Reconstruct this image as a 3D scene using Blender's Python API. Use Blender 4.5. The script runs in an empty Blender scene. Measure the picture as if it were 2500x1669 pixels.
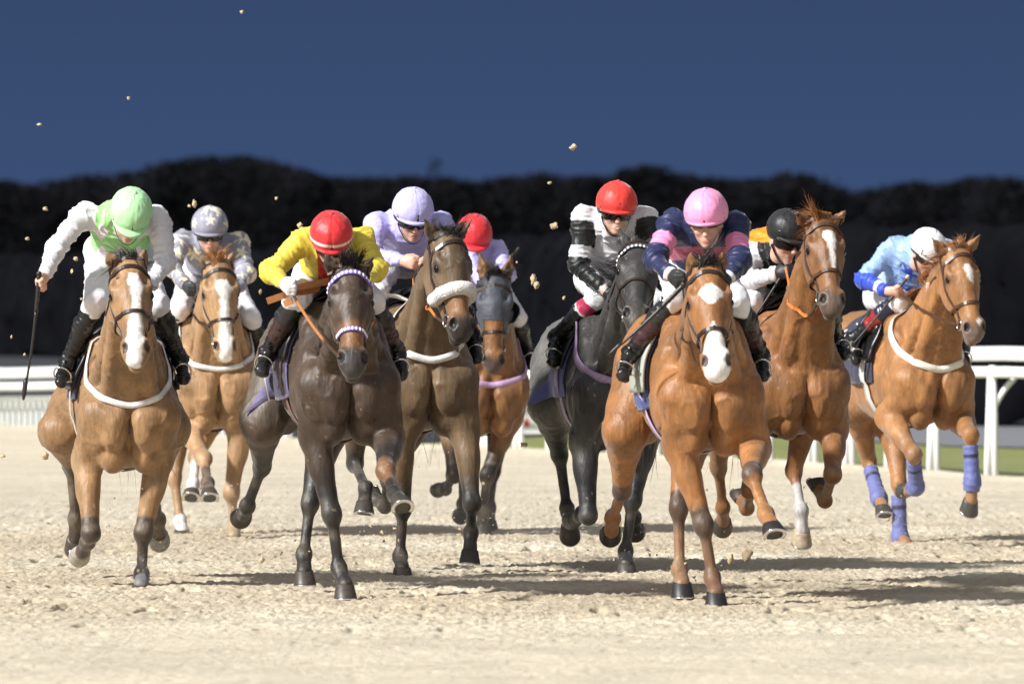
import bpy, math, random
import numpy as np
from mathutils import Vector, Matrix
from mathutils.bvhtree import BVHTree

# ------------------------------------------------------------------ camera, sky, light, exposure
FPX, UC, VH, HC = 20833.0, 1250.0, 700.0, 1.667      # 300 mm lens; photo pixels (2500 wide), horizon row, lens height
S = bpy.context.scene
COL = S.collection
cam_d = bpy.data.cameras.new('camera'); cam = bpy.data.objects.new('camera', cam_d); COL.objects.link(cam)
cam.location = (0, 0, HC); cam.rotation_euler = (math.pi / 2, 0, 0)
cam_d.lens = 300; cam_d.sensor_width = 36; cam_d.shift_y = -(834.5 - VH) / 2500
cam_d.clip_start = 1; cam_d.clip_end = 3000
cam_d.dof.use_dof = True; cam_d.dof.focus_distance = 48.5; cam_d.dof.aperture_fstop = 5.0
S.camera = cam

SUN_AZ, SUN_EL = math.radians(57), math.radians(36)   # from the left, a little behind the camera
LDIR = Vector((-math.sin(SUN_AZ) * math.cos(SUN_EL), -math.cos(SUN_AZ) * math.cos(SUN_EL), math.sin(SUN_EL)))
sun_d = bpy.data.lights.new('floodlight', 'SUN'); sun_d.energy = 4.7; sun_d.angle = math.radians(5); sun_d.color = (1.0, 0.98, 0.945)
sun = bpy.data.objects.new('floodlight', sun_d); COL.objects.link(sun)
sun.rotation_euler = (-LDIR).to_track_quat('-Z', 'Y').to_euler()

world = bpy.data.worlds.new('World'); S.world = world; world.use_nodes = True
nt = world.node_tree; nt.nodes.clear()
wo = nt.nodes.new('ShaderNodeOutputWorld'); bg = nt.nodes.new('ShaderNodeBackground')
tc = nt.nodes.new('ShaderNodeTexCoord'); sx = nt.nodes.new('ShaderNodeSeparateXYZ')
rp = nt.nodes.new('ShaderNodeValToRGB')
nt.links.new(tc.outputs['Generated'], sx.inputs[0]); nt.links.new(sx.outputs['Z'], rp.inputs[0])
e = rp.color_ramp.elements
e[0].position = 0.0; e[0].color = (0.0285, 0.052, 0.117, 1)
e[1].position = 1.0; e[1].color = (0.13, 0.14, 0.155, 1)
q = rp.color_ramp.elements.new(0.012); q.color = (0.028, 0.051, 0.116, 1)
q = rp.color_ramp.elements.new(0.045); q.color = (0.022, 0.040, 0.091, 1)
q = rp.color_ramp.elements.new(0.25); q.color = (0.085, 0.095, 0.13, 1)
# bright sky lobe added behind the camera: frontal fill standing in for unseen floodlights
dt = nt.nodes.new('ShaderNodeVectorMath'); dt.operation = 'DOT_PRODUCT'; dt.inputs[1].default_value = (-.30, -.90, .32); nt.links.new(tc.outputs['Generated'], dt.inputs[0])
mr = nt.nodes.new('ShaderNodeMapRange'); mr.interpolation_type = 'SMOOTHSTEP'; mr.inputs['From Min'].default_value = .15; mr.inputs['From Max'].default_value = 1.0; mr.inputs['To Max'].default_value = 1.0; nt.links.new(dt.outputs['Value'], mr.inputs[0])
mx = nt.nodes.new('ShaderNodeMix'); mx.data_type = 'RGBA'; nt.links.new(mr.outputs[0], mx.inputs[0]); nt.links.new(rp.outputs[0], mx.inputs[6]); mx.inputs[7].default_value = (.44, .445, .47, 1)
nt.links.new(mx.outputs[2], bg.inputs[0]); bg.inputs[1].default_value = 1.0
nt.links.new(bg.outputs[0], wo.inputs[0])
S.view_settings.view_transform = 'Standard'; S.view_settings.look = 'None'
S.view_settings.exposure = 0.62; S.view_settings.gamma = 1.0

# ------------------------------------------------------------------ small helpers
rng = np.random.default_rng(7); random.seed(7)
def V(*a): return np.array(a, float)
def nz(v):
    v = np.asarray(v, float); n = np.linalg.norm(v)
    return v / n if n > 1e-9 else v
def sst(a, b, x):
    t = np.clip((x - a) / (b - a), 0, 1); return t * t * (3 - 2 * t)
def PX(u, v, Y):                                      # point at depth Y seen at photo pixel u, v
    return V((u - UC) * Y / FPX, Y, HC - (v - VH) * Y / FPX)

def tag(o, label=None, cat=None, group=None, kind=None):
    if label: o['label'] = label
    if cat: o['category'] = cat
    if group: o['group'] = group
    if kind: o['kind'] = kind
    return o
def empty(name, loc):
    o = bpy.data.objects.new(name, None); o.location = loc; o.empty_display_size = 0.2; COL.objects.link(o); return o

def mesh_obj(name, verts, faces, mat, parent=None, col=None, smooth=True, loc=None):
    verts = np.asarray(verts, np.float32)
    me = bpy.data.meshes.new(name)
    if isinstance(faces, np.ndarray):
        n, k = faces.shape
        me.vertices.add(len(verts)); me.vertices.foreach_set('co', verts.ravel())
        me.loops.add(n * k); me.loops.foreach_set('vertex_index', faces.astype(np.int32).ravel())
        me.polygons.add(n); me.polygons.foreach_set('loop_start', np.arange(0, n * k, k, dtype=np.int32))
        me.polygons.foreach_set('loop_total', np.full(n, k, np.int32))
        me.update(calc_edges=True)
    else:
        me.from_pydata([tuple(map(float, p)) for p in verts], [], faces); me.update()
    if smooth: me.polygons.foreach_set('use_smooth', np.ones(len(me.polygons), bool))
    if col is not None:
        a = me.color_attributes.new('Col', 'FLOAT_COLOR', 'POINT')
        c = np.ones((len(verts), 4), np.float32); c[:, :3] = col
        a.data.foreach_set('color', c.ravel())
    if mat: me.materials.append(mat)
    o = bpy.data.objects.new(name, me); COL.objects.link(o)
    if parent: o.parent = parent
    if loc is not None: o.location = loc
    return o

class MB:                                             # collects pieces of one mesh (quads / tris)
    def __init__(s): s.v = []; s.f = []; s.c = []
    def add(s, v, f, c=None):
        o = len(s.v); s.v += [tuple(map(float, p)) for p in v]; s.f += [tuple(i + o for i in q) for q in f]
        if c is not None: s.c += [tuple(c)] * len(v)
    def tube(s, pts, rad, n=8, c=None, caps=True):
        pts = [np.asarray(p, float) for p in pts]; m = len(pts)
        rad = [rad] * m if np.isscalar(rad) else rad
        vs = []; prev = None
        for i, p in enumerate(pts):
            t = nz(pts[min(i + 1, m - 1)] - pts[max(i - 1, 0)])
            if prev is None: a = nz(np.cross(t, V(0, 0, 1) if abs(t[2]) < .9 else V(1, 0, 0)))
            else: a = nz(prev - t * prev.dot(t))
            prev = a; b = np.cross(t, a)
            for k in range(n):
                w = 2 * math.pi * k / n; vs.append(p + rad[i] * (a * math.cos(w) + b * math.sin(w)))
        fs = [(i * n + k, i * n + (k + 1) % n, (i + 1) * n + (k + 1) % n, (i + 1) * n + k) for i in range(m - 1) for k in range(n)]
        if caps: fs += [tuple(range(n))[::-1], tuple((m - 1) * n + k for k in range(n))]
        s.add(vs, fs, c)
    def strap(s, pts, outs, sides, w, th, closed=False, c=None):   # flat band: box section swept along pts
        vs = []; m = len(pts)
        for p, o, d in zip(pts, outs, sides):
            vs += [p + d * w / 2, p + d * w / 2 + o * th, p - d * w / 2 + o * th, p - d * w / 2]
        fs = []
        for i in range(m if closed else m - 1):
            j = (i + 1) % m
            fs += [(i * 4 + k, i * 4 + (k + 1) % 4, j * 4 + (k + 1) % 4, j * 4 + k) for k in range(4)]
        if not closed: fs += [(3, 2, 1, 0), tuple((m - 1) * 4 + k for k in range(4))]
        s.add(vs, fs, c)
    def box(s, lo, hi, c=None):
        x0, y0, z0 = lo; x1, y1, z1 = hi
        s.add([(x0, y0, z0), (x1, y0, z0), (x1, y1, z0), (x0, y1, z0), (x0, y0, z1), (x1, y0, z1), (x1, y1, z1), (x0, y1, z1)],
              [(3, 2, 1, 0), (4, 5, 6, 7), (0, 1, 5, 4), (1, 2, 6, 5), (2, 3, 7, 6), (3, 0, 4, 7)], c)
    def build(s, name, mat, parent=None, smooth=True):
        return mesh_obj(name, s.v, s.f, mat, parent, np.array(s.c) if s.c and len(s.c) == len(s.v) else None, smooth)

def _h(ix, iy, iz, seed):
    n = (ix.astype(np.uint32) * np.uint32(0x8da6b343)) ^ (iy.astype(np.uint32) * np.uint32(0xd8163841)) ^ (iz.astype(np.uint32) * np.uint32(0xcb1ab31f)) ^ np.uint32((seed * 7919 + 12345) & 0xffffffff)
    n = (n ^ (n >> np.uint32(13))) * np.uint32(0x5bd1e995); n ^= n >> np.uint32(15); n *= np.uint32(0x27d4eb2d); n ^= n >> np.uint32(13)
    return (n & np.uint32(0xffffff)).astype(np.float32) / np.float32(0xffffff)
def vnoise(p, seed=0):                                # value noise 0..1
    p = np.asarray(p, np.float32); i = np.floor(p).astype(np.int64); f = p - i; f = f * f * (3 - 2 * f)
    r = 0
    for dx in (0, 1):
        wx = f[:, 0] if dx else 1 - f[:, 0]
        for dy in (0, 1):
            wy = f[:, 1] if dy else 1 - f[:, 1]
            for dz in (0, 1):
                wz = f[:, 2] if dz else 1 - f[:, 2]
                r = r + wx * wy * wz * _h(i[:, 0] + dx, i[:, 1] + dy, i[:, 2] + dz, seed)
    return r

# ------------------------------------------------------------------ smooth-union field and its mesher
class Field:
    def __init__(s, lo, hi, h):
        s.h = h; s.lo = np.asarray(lo, float); n = np.ceil((np.asarray(hi) - s.lo) / h).astype(int) + 1
        s.ax = [(s.lo[i] + h * np.arange(n[i])).astype(np.float32) for i in range(3)]
        s.v = np.full(n, 1.0, np.float32)
    def add(s, lo, hi, fn, k, sub=False):
        m = k + 2.5 * s.h
        i0 = np.maximum(np.floor((np.asarray(lo) - m - s.lo) / s.h).astype(int), 0)
        i1 = np.minimum(np.ceil((np.asarray(hi) + m - s.lo) / s.h).astype(int) + 1, s.v.shape)
        if (i1 <= i0).any(): return
        sl = tuple(slice(a, b) for a, b in zip(i0, i1))
        X, Y, Z = s.ax[0][sl[0]][:, None, None], s.ax[1][sl[1]][None, :, None], s.ax[2][sl[2]][None, None, :]
        d = fn(X, Y, Z); a = s.v[sl]
        if sub: a, d = -a, d
        h = np.maximum(k - np.abs(a - d), 0) / k
        r = np.minimum(a, d) - h * h * k * 0.25
        s.v[sl] = -r if sub else r
    def cone(s, a, b, ra, rb, k=0.04, flat=None, sub=False):
        a = np.asarray(a, float); b = np.asarray(b, float); r = max(ra, rb)
        ba = b - a; L2 = max(float(ba.dot(ba)), 1e-9)
        def fn(X, Y, Z):
            px, py, pz = X - a[0], Y - a[1], Z - a[2]
            t = np.clip((px * ba[0] + py * ba[1] + pz * ba[2]) / L2, 0, 1)
            qx, qy, qz = px - t * ba[0], py - t * ba[1], pz - t * ba[2]
            if flat is not None:
                n, f = flat; w = (qx * n[0] + qy * n[1] + qz * n[2]) * (f - 1)
                qx, qy, qz = qx + w * n[0], qy + w * n[1], qz + w * n[2]
            return (np.sqrt(qx * qx + qy * qy + qz * qz) - (ra + (rb - ra) * t)).astype(np.float32)
        rr = r if flat is None or flat[1] >= 1 else r / flat[1]
        s.add(np.minimum(a, b) - rr, np.maximum(a, b) + rr, fn, k, sub)
    def ell(s, c, R, r, k=0.04, sub=False):           # R: rows are the axes
        c = np.asarray(c, float); R = np.asarray(R, float); r = np.asarray(r, float)
        ext = np.sqrt(((R * r[:, None]) ** 2).sum(0))
        def fn(X, Y, Z):
            px, py, pz = X - c[0], Y - c[1], Z - c[2]
            k0 = 0; k1 = 0
            for i in range(3):
                w = (px * R[i, 0] + py * R[i, 1] + pz * R[i, 2]) / r[i]
                k0 = k0 + w * w; k1 = k1 + (w / r[i]) ** 2
            k0 = np.sqrt(k0); k1 = np.sqrt(k1)
            return (k0 * (k0 - 1) / np.maximum(k1, 1e-6)).astype(np.float32)
        s.add(c - ext, c + ext, fn, k, sub)
    def mesh(s, smooth=1):
        v, h = s.v, s.h; ins = v < 0
        c = np.zeros(tuple(n - 1 for n in v.shape), np.uint8)
        offs = [(i, j, k) for i in (0, 1) for j in (0, 1) for k in (0, 1)]
        n = [q - 1 for q in v.shape]
        for o in offs: c += ins[o[0]:o[0] + n[0], o[1]:o[1] + n[1], o[2]:o[2] + n[2]]
        act = (c > 0) & (c < 8); idx = np.argwhere(act)
        cid = np.full(c.shape, -1, np.int32); cid[act] = np.arange(len(idx), dtype=np.int32)
        val = {o: v[idx[:, 0] + o[0], idx[:, 1] + o[1], idx[:, 2] + o[2]] for o in offs}
        acc = np.zeros((len(idx), 3), np.float32); cnt = np.zeros(len(idx), np.float32)
        for a in offs:
            for d in range(3):
                if a[d]: continue
                b = list(a); b[d] = 1; b = tuple(b)
                va, vb = val[a], val[b]; m = (va < 0) != (vb < 0)
                t = np.where(m, va / np.where(m, va - vb, 1), 0)
                p = np.array(a, np.float32)[None] + t[:, None] * (np.array(b, np.float32) - np.array(a, np.float32))[None]
                acc += p * m[:, None]; cnt += m
        verts = s.lo[None] + (idx + acc / cnt[:, None]) * h
        F = []
        for d in range(3):
            e1, e2 = (d + 1) % 3, (d + 2) % 3
            A = [slice(1, -1)] * 3; A[d] = slice(0, -1); B = [slice(1, -1)] * 3; B[d] = slice(1, None)
            ia, ib = ins[tuple(A)], ins[tuple(B)]
            w = np.argwhere(ia != ib)
            if not len(w): continue
            flip = ia[w[:, 0], w[:, 1], w[:, 2]]
            g = w + 1; g[:, d] -= 1
            def cell(o1, o2):
                z = g.copy(); z[:, e1] += o1; z[:, e2] += o2
                return cid[z[:, 0], z[:, 1], z[:, 2]]
            qd = np.stack([cell(-1, -1), cell(0, -1), cell(0, 0), cell(-1, 0)], 1)
            qd[~flip] = qd[~flip][:, ::-1]
            F.append(qd)
        F = np.concatenate(F); F = F[(F >= 0).all(1)]
        N = len(verts)
        for _ in range(smooth):
            a = np.concatenate([F[:, i] for i in range(4)]); b = np.concatenate([F[:, (i + 1) % 4] for i in range(4)])
            deg = np.bincount(a, minlength=N) + np.bincount(b, minlength=N)
            av = np.stack([np.bincount(a, verts[b, i], N) + np.bincount(b, verts[a, i], N) for i in range(3)], 1)
            verts = 0.5 * verts + 0.5 * av / np.maximum(deg, 1)[:, None]
        return verts, F
def vnormals(v, F):
    n = np.cross(v[F[:, 2]] - v[F[:, 0]], v[F[:, 3]] - v[F[:, 1]])
    N = np.zeros_like(v)
    for i in range(4):
        for k in range(3): N[:, k] += np.bincount(F[:, i], n[:, k], len(v))
    return N / np.maximum(np.linalg.norm(N, axis=1), 1e-9)[:, None]
def seg_t(p, a, b):                                   # parameter and distance of points to a segment
    ba = b - a; t = np.clip((p - a).dot(ba) / max(ba.dot(ba), 1e-9), 0, 1)
    return t, np.linalg.norm(p - a - t[:, None] * ba, axis=1)
def ik(a, c, l1, l2, pole):
    d = np.linalg.norm(c - a); u = (c - a) / d
    if d >= l1 + l2: return a + u * d * l1 / (l1 + l2)
    x = (l1 * l1 - l2 * l2 + d * d) / (2 * d); h = math.sqrt(max(l1 * l1 - x * x, 0))
    p = nz(pole - u * pole.dot(u)); return a + u * x + p * h

# ------------------------------------------------------------------ materials
def principled(name, base=(.5, .5, .5), rough=.5, attr=None, noise=None, bump=None, streak=None, **kw):
    m = bpy.data.materials.new(name); m.use_nodes = True; t = m.node_tree; b = t.nodes['Principled BSDF']
    b.inputs['Base Color'].default_value = (*base, 1); b.inputs['Roughness'].default_value = rough
    for k, v in kw.items():
        key = k.replace('_', ' ')
        if key in b.inputs: b.inputs[key].default_value = v
    src = None
    if attr:
        a = t.nodes.new('ShaderNodeAttribute'); a.attribute_name = attr; src = a.outputs['Color']
    co = t.nodes.new('ShaderNodeTexCoord').outputs['Object']
    if noise:                                         # scale, low, high: multiplies the colour
        n = t.nodes.new('ShaderNodeTexNoise'); n.inputs['Scale'].default_value = noise[0]; n.inputs['Detail'].default_value = 6
        t.links.new(co, n.inputs['Vector'])
        r = t.nodes.new('ShaderNodeMapRange'); r.inputs['From Min'].default_value = .3; r.inputs['From Max'].default_value = .7
        r.inputs['To Min'].default_value = noise[1]; r.inputs['To Max'].default_value = noise[2]
        t.links.new(n.outputs['Fac'], r.inputs['Value'])
        x = t.nodes.new('ShaderNodeMix'); x.data_type = 'RGBA'; x.blend_type = 'MULTIPLY'; x.inputs[0].default_value = 1
        if src: t.links.new(src, x.inputs[6])
        else: x.inputs[6].default_value = (*base, 1)
        t.links.new(r.outputs[0], x.inputs[7]); src = x.outputs[2]
    if streak and src:                                # fine directional streaks of hair
        mp = t.nodes.new('ShaderNodeMapping'); mp.inputs['Scale'].default_value = streak[1]; mp.inputs['Rotation'].default_value = (.25, .3, 0); t.links.new(co, mp.inputs['Vector'])
        n = t.nodes.new('ShaderNodeTexNoise'); n.inputs['Scale'].default_value = streak[0]; n.inputs['Detail'].default_value = 5; n.inputs['Distortion'].default_value = .6; t.links.new(mp.outputs[0], n.inputs['Vector'])
        r = t.nodes.new('ShaderNodeMapRange'); r.inputs['From Min'].default_value = .3; r.inputs['From Max'].default_value = .7; r.inputs['To Min'].default_value = streak[2]; r.inputs['To Max'].default_value = streak[3]; t.links.new(n.outputs['Fac'], r.inputs['Value'])
        x = t.nodes.new('ShaderNodeMix'); x.data_type = 'RGBA'; x.blend_type = 'MULTIPLY'; x.inputs[0].default_value = 1; t.links.new(src, x.inputs[6]); t.links.new(r.outputs[0], x.inputs[7]); src = x.outputs[2]
    if src: t.links.new(src, b.inputs['Base Color'])
    if bump:                                          # list of (scale, strength, distance, stretch)
        prev = None
        for sc, st, di, sv in bump:
            mp = t.nodes.new('ShaderNodeMapping'); mp.inputs['Scale'].default_value = sv; t.links.new(co, mp.inputs['Vector'])
            n = t.nodes.new('ShaderNodeTexNoise'); n.inputs['Scale'].default_value = abs(sc); n.inputs['Detail'].default_value = 4
            if sc < 0: n.noise_type = 'RIDGED_MULTIFRACTAL'; n.normalize = True; n.inputs['Detail'].default_value = 1; n.inputs['Distortion'].default_value = .8
            t.links.new(mp.outputs[0], n.inputs['Vector'])
            u = t.nodes.new('ShaderNodeBump'); u.inputs['Strength'].default_value = st; u.inputs['Distance'].default_value = di
            t.links.new(n.outputs['Fac'], u.inputs['Height'])
            if prev: t.links.new(prev, u.inputs['Normal'])
            prev = u.outputs[0]
        t.links.new(prev, b.inputs['Normal'])
    return m
one = (1, 1, 1)
M = {}
M['coat'] = principled('horse_coat', rough=.48, attr='Col', noise=(12, .78, 1.18), streak=(75, (1, 1, .16), .82, 1.14), bump=[(5, .4, .05, (1, 1, .45)), (-6, .65, .013, (1, 1, .5)), (19, .3, .012, (1, 1, .35)), (70, .42, .006, (1, 1, .2)), (280, .4, .002, (1, 1, .2))], Sheen_Weight=.15, Sheen_Roughness=.5, Specular_IOR_Level=.40)
M['darkcoat'] = principled('dark_horse_coat', rough=.50, attr='Col', noise=(12, .72, 1.25), streak=(75, (1, 1, .16), .8, 1.18), bump=[(5, .4, .05, (1, 1, .45)), (-6, .65, .013, (1, 1, .5)), (19, .3, .012, (1, 1, .35)), (70, .42, .006, (1, 1, .2)), (280, .4, .002, (1, 1, .2))], Sheen_Weight=.16, Sheen_Roughness=.4, Specular_IOR_Level=.5)
M['hair'] = principled('horse_hair', rough=.5, attr='Col', noise=(40, .7, 1.2), Specular_IOR_Level=.5)
M['skin'] = principled('skin', rough=.45, attr='Col', noise=(60, .92, 1.06), bump=[(120, .15, .002, one)], Subsurface_Weight=.08)
M['silk'] = principled('silk', rough=.46, attr='Col', noise=(20, .93, 1.04), Specular_IOR_Level=.35, bump=[(13, .3, .02, (1, 1, .5)), (-7, .6, .022, (1, 1, .5)), (-18, .35, .008, (1, 1, .7)), (90, .2, .002, one)], Sheen_Weight=.25, Sheen_Roughness=.35)
M['breeches'] = principled('breeches_cloth', rough=.5, attr='Col', noise=(25, .93, 1.03), bump=[(14, .5, .015, one), (60, .3, .004, one)])
M['boot'] = principled('boot_leather', rough=.30, attr='Col', noise=(30, .85, 1.1), bump=[(22, .35, .010, one)], Specular_IOR_Level=.5)
M['leather'] = principled('tack_leather', (.030, .018, .012), .38, noise=(50, .7, 1.3))
M['brownleather'] = principled('brown_leather', (.07, .032, .015), .4, noise=(50, .7, 1.3))
M['black'] = principled('black_leather', (.010, .010, .011), .32, noise=(50, .7, 1.3))
M['metal'] = principled('bit_metal', (.75, .74, .72), .22, Metallic=1.0, noise=(60, .85, 1.05))
M['eye'] = principled('horse_eye', (.008, .006, .005), .05, noise=(40, .8, 1.2))
M['goggle'] = principled('goggle_lens', (.006, .006, .006), .08, noise=(40, .8, 1.2), Specular_IOR_Level=.6)
M['cloth'] = principled('saddle_cloth', (.025, .030, .075), .6, attr='Col', noise=(30, .85, 1.1), bump=[(16, .6, .02, one), (300, .2, .001, one)], Sheen_Weight=.2)
M['web'] = principled('girth_web', rough=.6, attr='Col', noise=(60, .85, 1.06), bump=[(120, .3, .002, one)])
M['fleece'] = principled('white_fleece', (.78, .76, .72), .9, noise=(70, .75, 1.08), bump=[(90, .9, .012, one)], Sheen_Weight=.5)
M['hoof'] = principled('hoof_horn', rough=.45, attr='Col', noise=(50, .7, 1.25), bump=[(60, .3, .003, (1, 1, 4))])
M['whip'] = principled('whip_leather', rough=.4, attr='Col', noise=(60, .8, 1.2), bump=[(150, .5, .002, one)])
M['rubber'] = principled('orange_rubber', rough=.55, attr='Col', noise=(60, .85, 1.1))

# ------------------------------------------------------------------ the horses
ZV = V(0, 0, 1)
def horse(D):
    Y0 = FPX * HC / (D['gy'] - VH); sc = D.get('sc', 1.0)
    us, vs = D['st']; st = PX(us, vs, Y0)
    root_loc = V(st[0], Y0, 0)
    root = empty('racehorse', root_loc); tag(root, D['label'], 'horse', 'horses in the race')
    def P(u, v, d=0.0): return PX(u, v, Y0 + d) - root_loc
    th = math.radians(D['yaw']); pit = math.radians(D.get('pitch', 0))
    hd = V(math.sin(th), -math.cos(th), 0); lf = V(math.cos(th), math.sin(th), 0)
    hp = hd * math.cos(pit) + ZV * math.sin(pit); up = np.cross(hp, lf); up = up if up[2] > 0 else -up
    C0 = P(us, vs, 0)
    def T(x, y, z): return C0 + sc * (x * hp + y * lf + z * up)
    TR = np.array([hp, lf, up])
    # --- joints from the photograph, depths from bone lengths
    def nxt(prev, q, L):
        L *= sc; d = prev[1]; p = P(q[0], q[1], d)
        r = math.hypot(p[0] - prev[0], p[2] - prev[2])
        return P(q[0], q[1], d + q[2] * math.sqrt(max(L * L - r * r, 0.0)))
    legs = {}
    for nm in ('rf', 'lf', 'rh', 'lh'):
        sd = -1 if nm[0] == 'r' else 1; k, f, t = D[nm]
        K = P(*k)
        if nm[1] == 'f':
            A = T(.20, .165 * sd, .30); B = ik(A, K, .30 * sc, .43 * sc, -hp + .25 * sd * lf); Lc = .275
            if np.linalg.norm(K - B) > .47 * sc: B = K + nz(B - K) * .45 * sc
        else:
            A = T(-1.10, .15 * sd, .44); B = ik(A, K, .40 * sc, .45 * sc, hp + .35 * sd * lf); Lc = .37
        Fe = nxt(K, f, Lc); To = nxt(Fe, t, .20); dv = nz(To - Fe)
        if np.linalg.norm(To - Fe) < .1: To = Fe + dv * .15
        Co = Fe + dv * .115 * sc
        legs[nm] = dict(A=A, B=B, K=K, F=Fe, C=Co, T=To, sd=sd, front=nm[1] == 'f')
    # --- head frame
    pol = P(*D['poll']); mz = D['muz']; HL = D.get('HL', .63) * sc
    d = pol[1]; q = P(mz[0], mz[1], d); r = math.hypot(q[0] - pol[0], q[2] - pol[2])
    muz = P(mz[0], mz[1], d + mz[2] * math.sqrt(max(HL * HL - r * r, 0))); HL = np.linalg.norm(muz - pol); hs = HL / .62 * 1.13
    a = nz(muz - pol); ps = math.radians(D['hyaw']); s0 = V(math.cos(ps), math.sin(ps), 0)
    s = nz(s0 - a * s0.dot(a)); n = np.cross(a, s)
    def H(t, y, z): return pol + a * (t * HL) + hs * (s * y + n * z)
    HR = np.array([a, s, n])
    # --- the body as one field
    pts = [L[k] for L in legs.values() for k in 'ABKFCT'] + [pol, muz, T(-1.45, 0, .7), T(.3, 0, 0)]
    lo = np.min(pts, 0) - .28; hi = np.max(pts, 0) + .28
    F = Field(lo, hi, D.get('vox', .0115))
    E = lambda c, r, k=.06, R=TR: F.ell(c, R, np.array(r) * sc, k)
    def cn(p, q, ra, rb, k=.05, flat=None): F.cone(p, q, ra * sc, rb * sc, k, flat)
    E(T(-.45, 0, .36), (.62, .275, .37)); E(T(-.03, 0, .33), (.26, .215, .32)); E(T(-.90, 0, .46), (.45, .235, .26)); E(T(-1.12, 0, .47), (.36, .26, .29))
    cn(T(-.02, 0, .68), T(-.5, 0, .66), .075, .09)
    # neck
    tl = H(.17, 0, -.135); cr = H(-.01, 0, -.09); nb = T(-.02, 0, .56)
    cn(T(-.12, 0, .66), cr, .115, .055, .06, (lf, 1.25)); cn(T(.12, 0, .42), tl, .155, .075, .06, (lf, 1.12)); cn(nb, H(.06, 0, -.12), .19, .085, .06, (lf, 1.35))
    for sd in (-1, 1):
        cn(T(.19, .115 * sd, .36), H(.20, .055 * sd, -.14), .060, .036, .022); cn(T(.10, .15 * sd, .48), H(.10, .06 * sd, -.09), .055, .03, .03)
        E(T(-1.17, .145 * sd, .38), (.27, .145, .31)); cn(T(-1.36, .10 * sd, .52), T(-1.25, .15 * sd, .12), .11, .10)
        cn(T(-.16, .125 * sd, .66), T(.16, .175 * sd, .32), .085, .105, .05)
        E(T(-.07, .205 * sd, .27), (.16, .075, .16), .025); E(T(.17, .198 * sd, .31), (.085, .075, .11), .025); cn(T(-.02, .17 * sd, .60), T(.10, .215 * sd, .36), .04, .045, .02)
        E(T(.225, .094 * sd, .25), (.105, .090, .155), .008); E(T(.16, .088 * sd, .09), (.095, .080, .11), .010); E(T(.20, .165 * sd, .20), (.07, .05, .10), .02)
        cn(T(.24, .045 * sd, .42), T(.27, .06 * sd, .28), .05, .05, .02)
    for L in legs.values():
        A, B, K, Fe, Co, sd = (L[k] for k in ('A', 'B', 'K', 'F', 'C', 'sd'))
        fr_ = lambda u: nz(np.cross(u, lf))
        u1, u2, u3 = nz(K - B), nz(Fe - K), nz(Co - Fe); f1, f2, f3 = fr_(u1), fr_(u2), fr_(u3)
        L['f3'] = f3; L['u3'] = u3
        R1 = np.array([u1, f1, nz(np.cross(u1, f1))]); R2 = np.array([u2, f2, nz(np.cross(u2, f2))])
        if L['front']:
            cn(A, B, .105, .088, .05); cn(B - u1 * .03, K, .075, .046, .045)
            E(B + u1 * .12 + f1 * .030, (.15, .052, .062), .03, R1); E(B + u1 * .10 - f1 * .035, (.13, .048, .054), .03, R1)
            E(B + u1 * .14 + lf * sd * .035, (.12, .045, .04), .02, R1)
            E(K + f2 * .004, (.058, .049, .053), .03, R2); E(K - f2 * .03, (.035, .025, .036), .025, R2)
        else:
            cn(A, B, .17, .125, .07); cn(T(-1.30, .13 * sd, .25), B + (K - B) * .35, .11, .07, .06)
            cn(B, K, .105, .046, .05); E(B + u1 * .13 - f1 * .04, (.15, .055, .062), .03, R1)
            E(K, (.062, .050, .045), .03, R2); cn(K - f2 * .02, K - f2 * .055 - u2 * .055, .034, .026, .03)
            cn(B + u1 * .25 - f1 * .05, K - f2 * .055 - u2 * .05, .022, .02, .02)
        cn(K, Fe, .032, .028, .03); cn(K + u2 * .03 - f2 * .028, Fe - f2 * .027, .016, .018, .014)
        E(Fe, (.045, .043, .043), .025, R2); cn(Fe - f2 * .028, Fe - f3 * .03 + u3 * .015, .026, .026, .02)
        cn(Fe, Co + u3 * .015, .034, .043, .03)
    # head
    hE = lambda c, r, k=.03, sub=False: F.ell(c, HR, np.array(r) * hs, k, sub)
    hC = lambda p, q, ra, rb, k=.03, flat=None: F.cone(p, q, ra * hs, rb * hs, k, flat)
    hE(H(.10, 0, -.02), (.12, .086, .098)); hE(H(.28, 0, .000), (.17, .093, .078)); hC(H(.30, 0, .018), H(.80, 0, .012), .068, .043, .03, (s, 1.02))
    hE(H(.60, 0, -.03), (.18, .052, .055))
    hE(H(.40, 0, -.07), (.18, .055, .075)); hC(H(.42, 0, -.115), H(.90, 0, -.060), .050, .036); hE(H(.87, 0, -.006), (.075, .058, .060)); hE(H(.95, 0, -.014), (.045, .048, .042)); hE(H(.945, 0, -.066), (.042, .036, .030), .015)
    for sd in (-1, 1):
        hE(H(.26, .074 * sd, .022), (.060, .030, .036), .025); hE(H(.36, .052 * sd, -.085), (.125, .040, .090), .03)
        hC(H(.36, .086 * sd, -.008), H(.60, .054 * sd, -.012), .018, .010, .025)
        hE(H(.865, .046 * sd, .014), (.050, .026, .040), .02)
        hE(H(.20, .072 * sd, .058), (.035, .022, .028), .02, True)
        hE(H(.325, .100 * sd, .008), (.022, .012, .016), .012, True)
        hE(H(.890, .054 * sd, .034), (.028, .015, .028), .008, True)
    hE(H(.985, 0, -.044), (.075, .08, .0055), .006, True)
    ears = []
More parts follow.
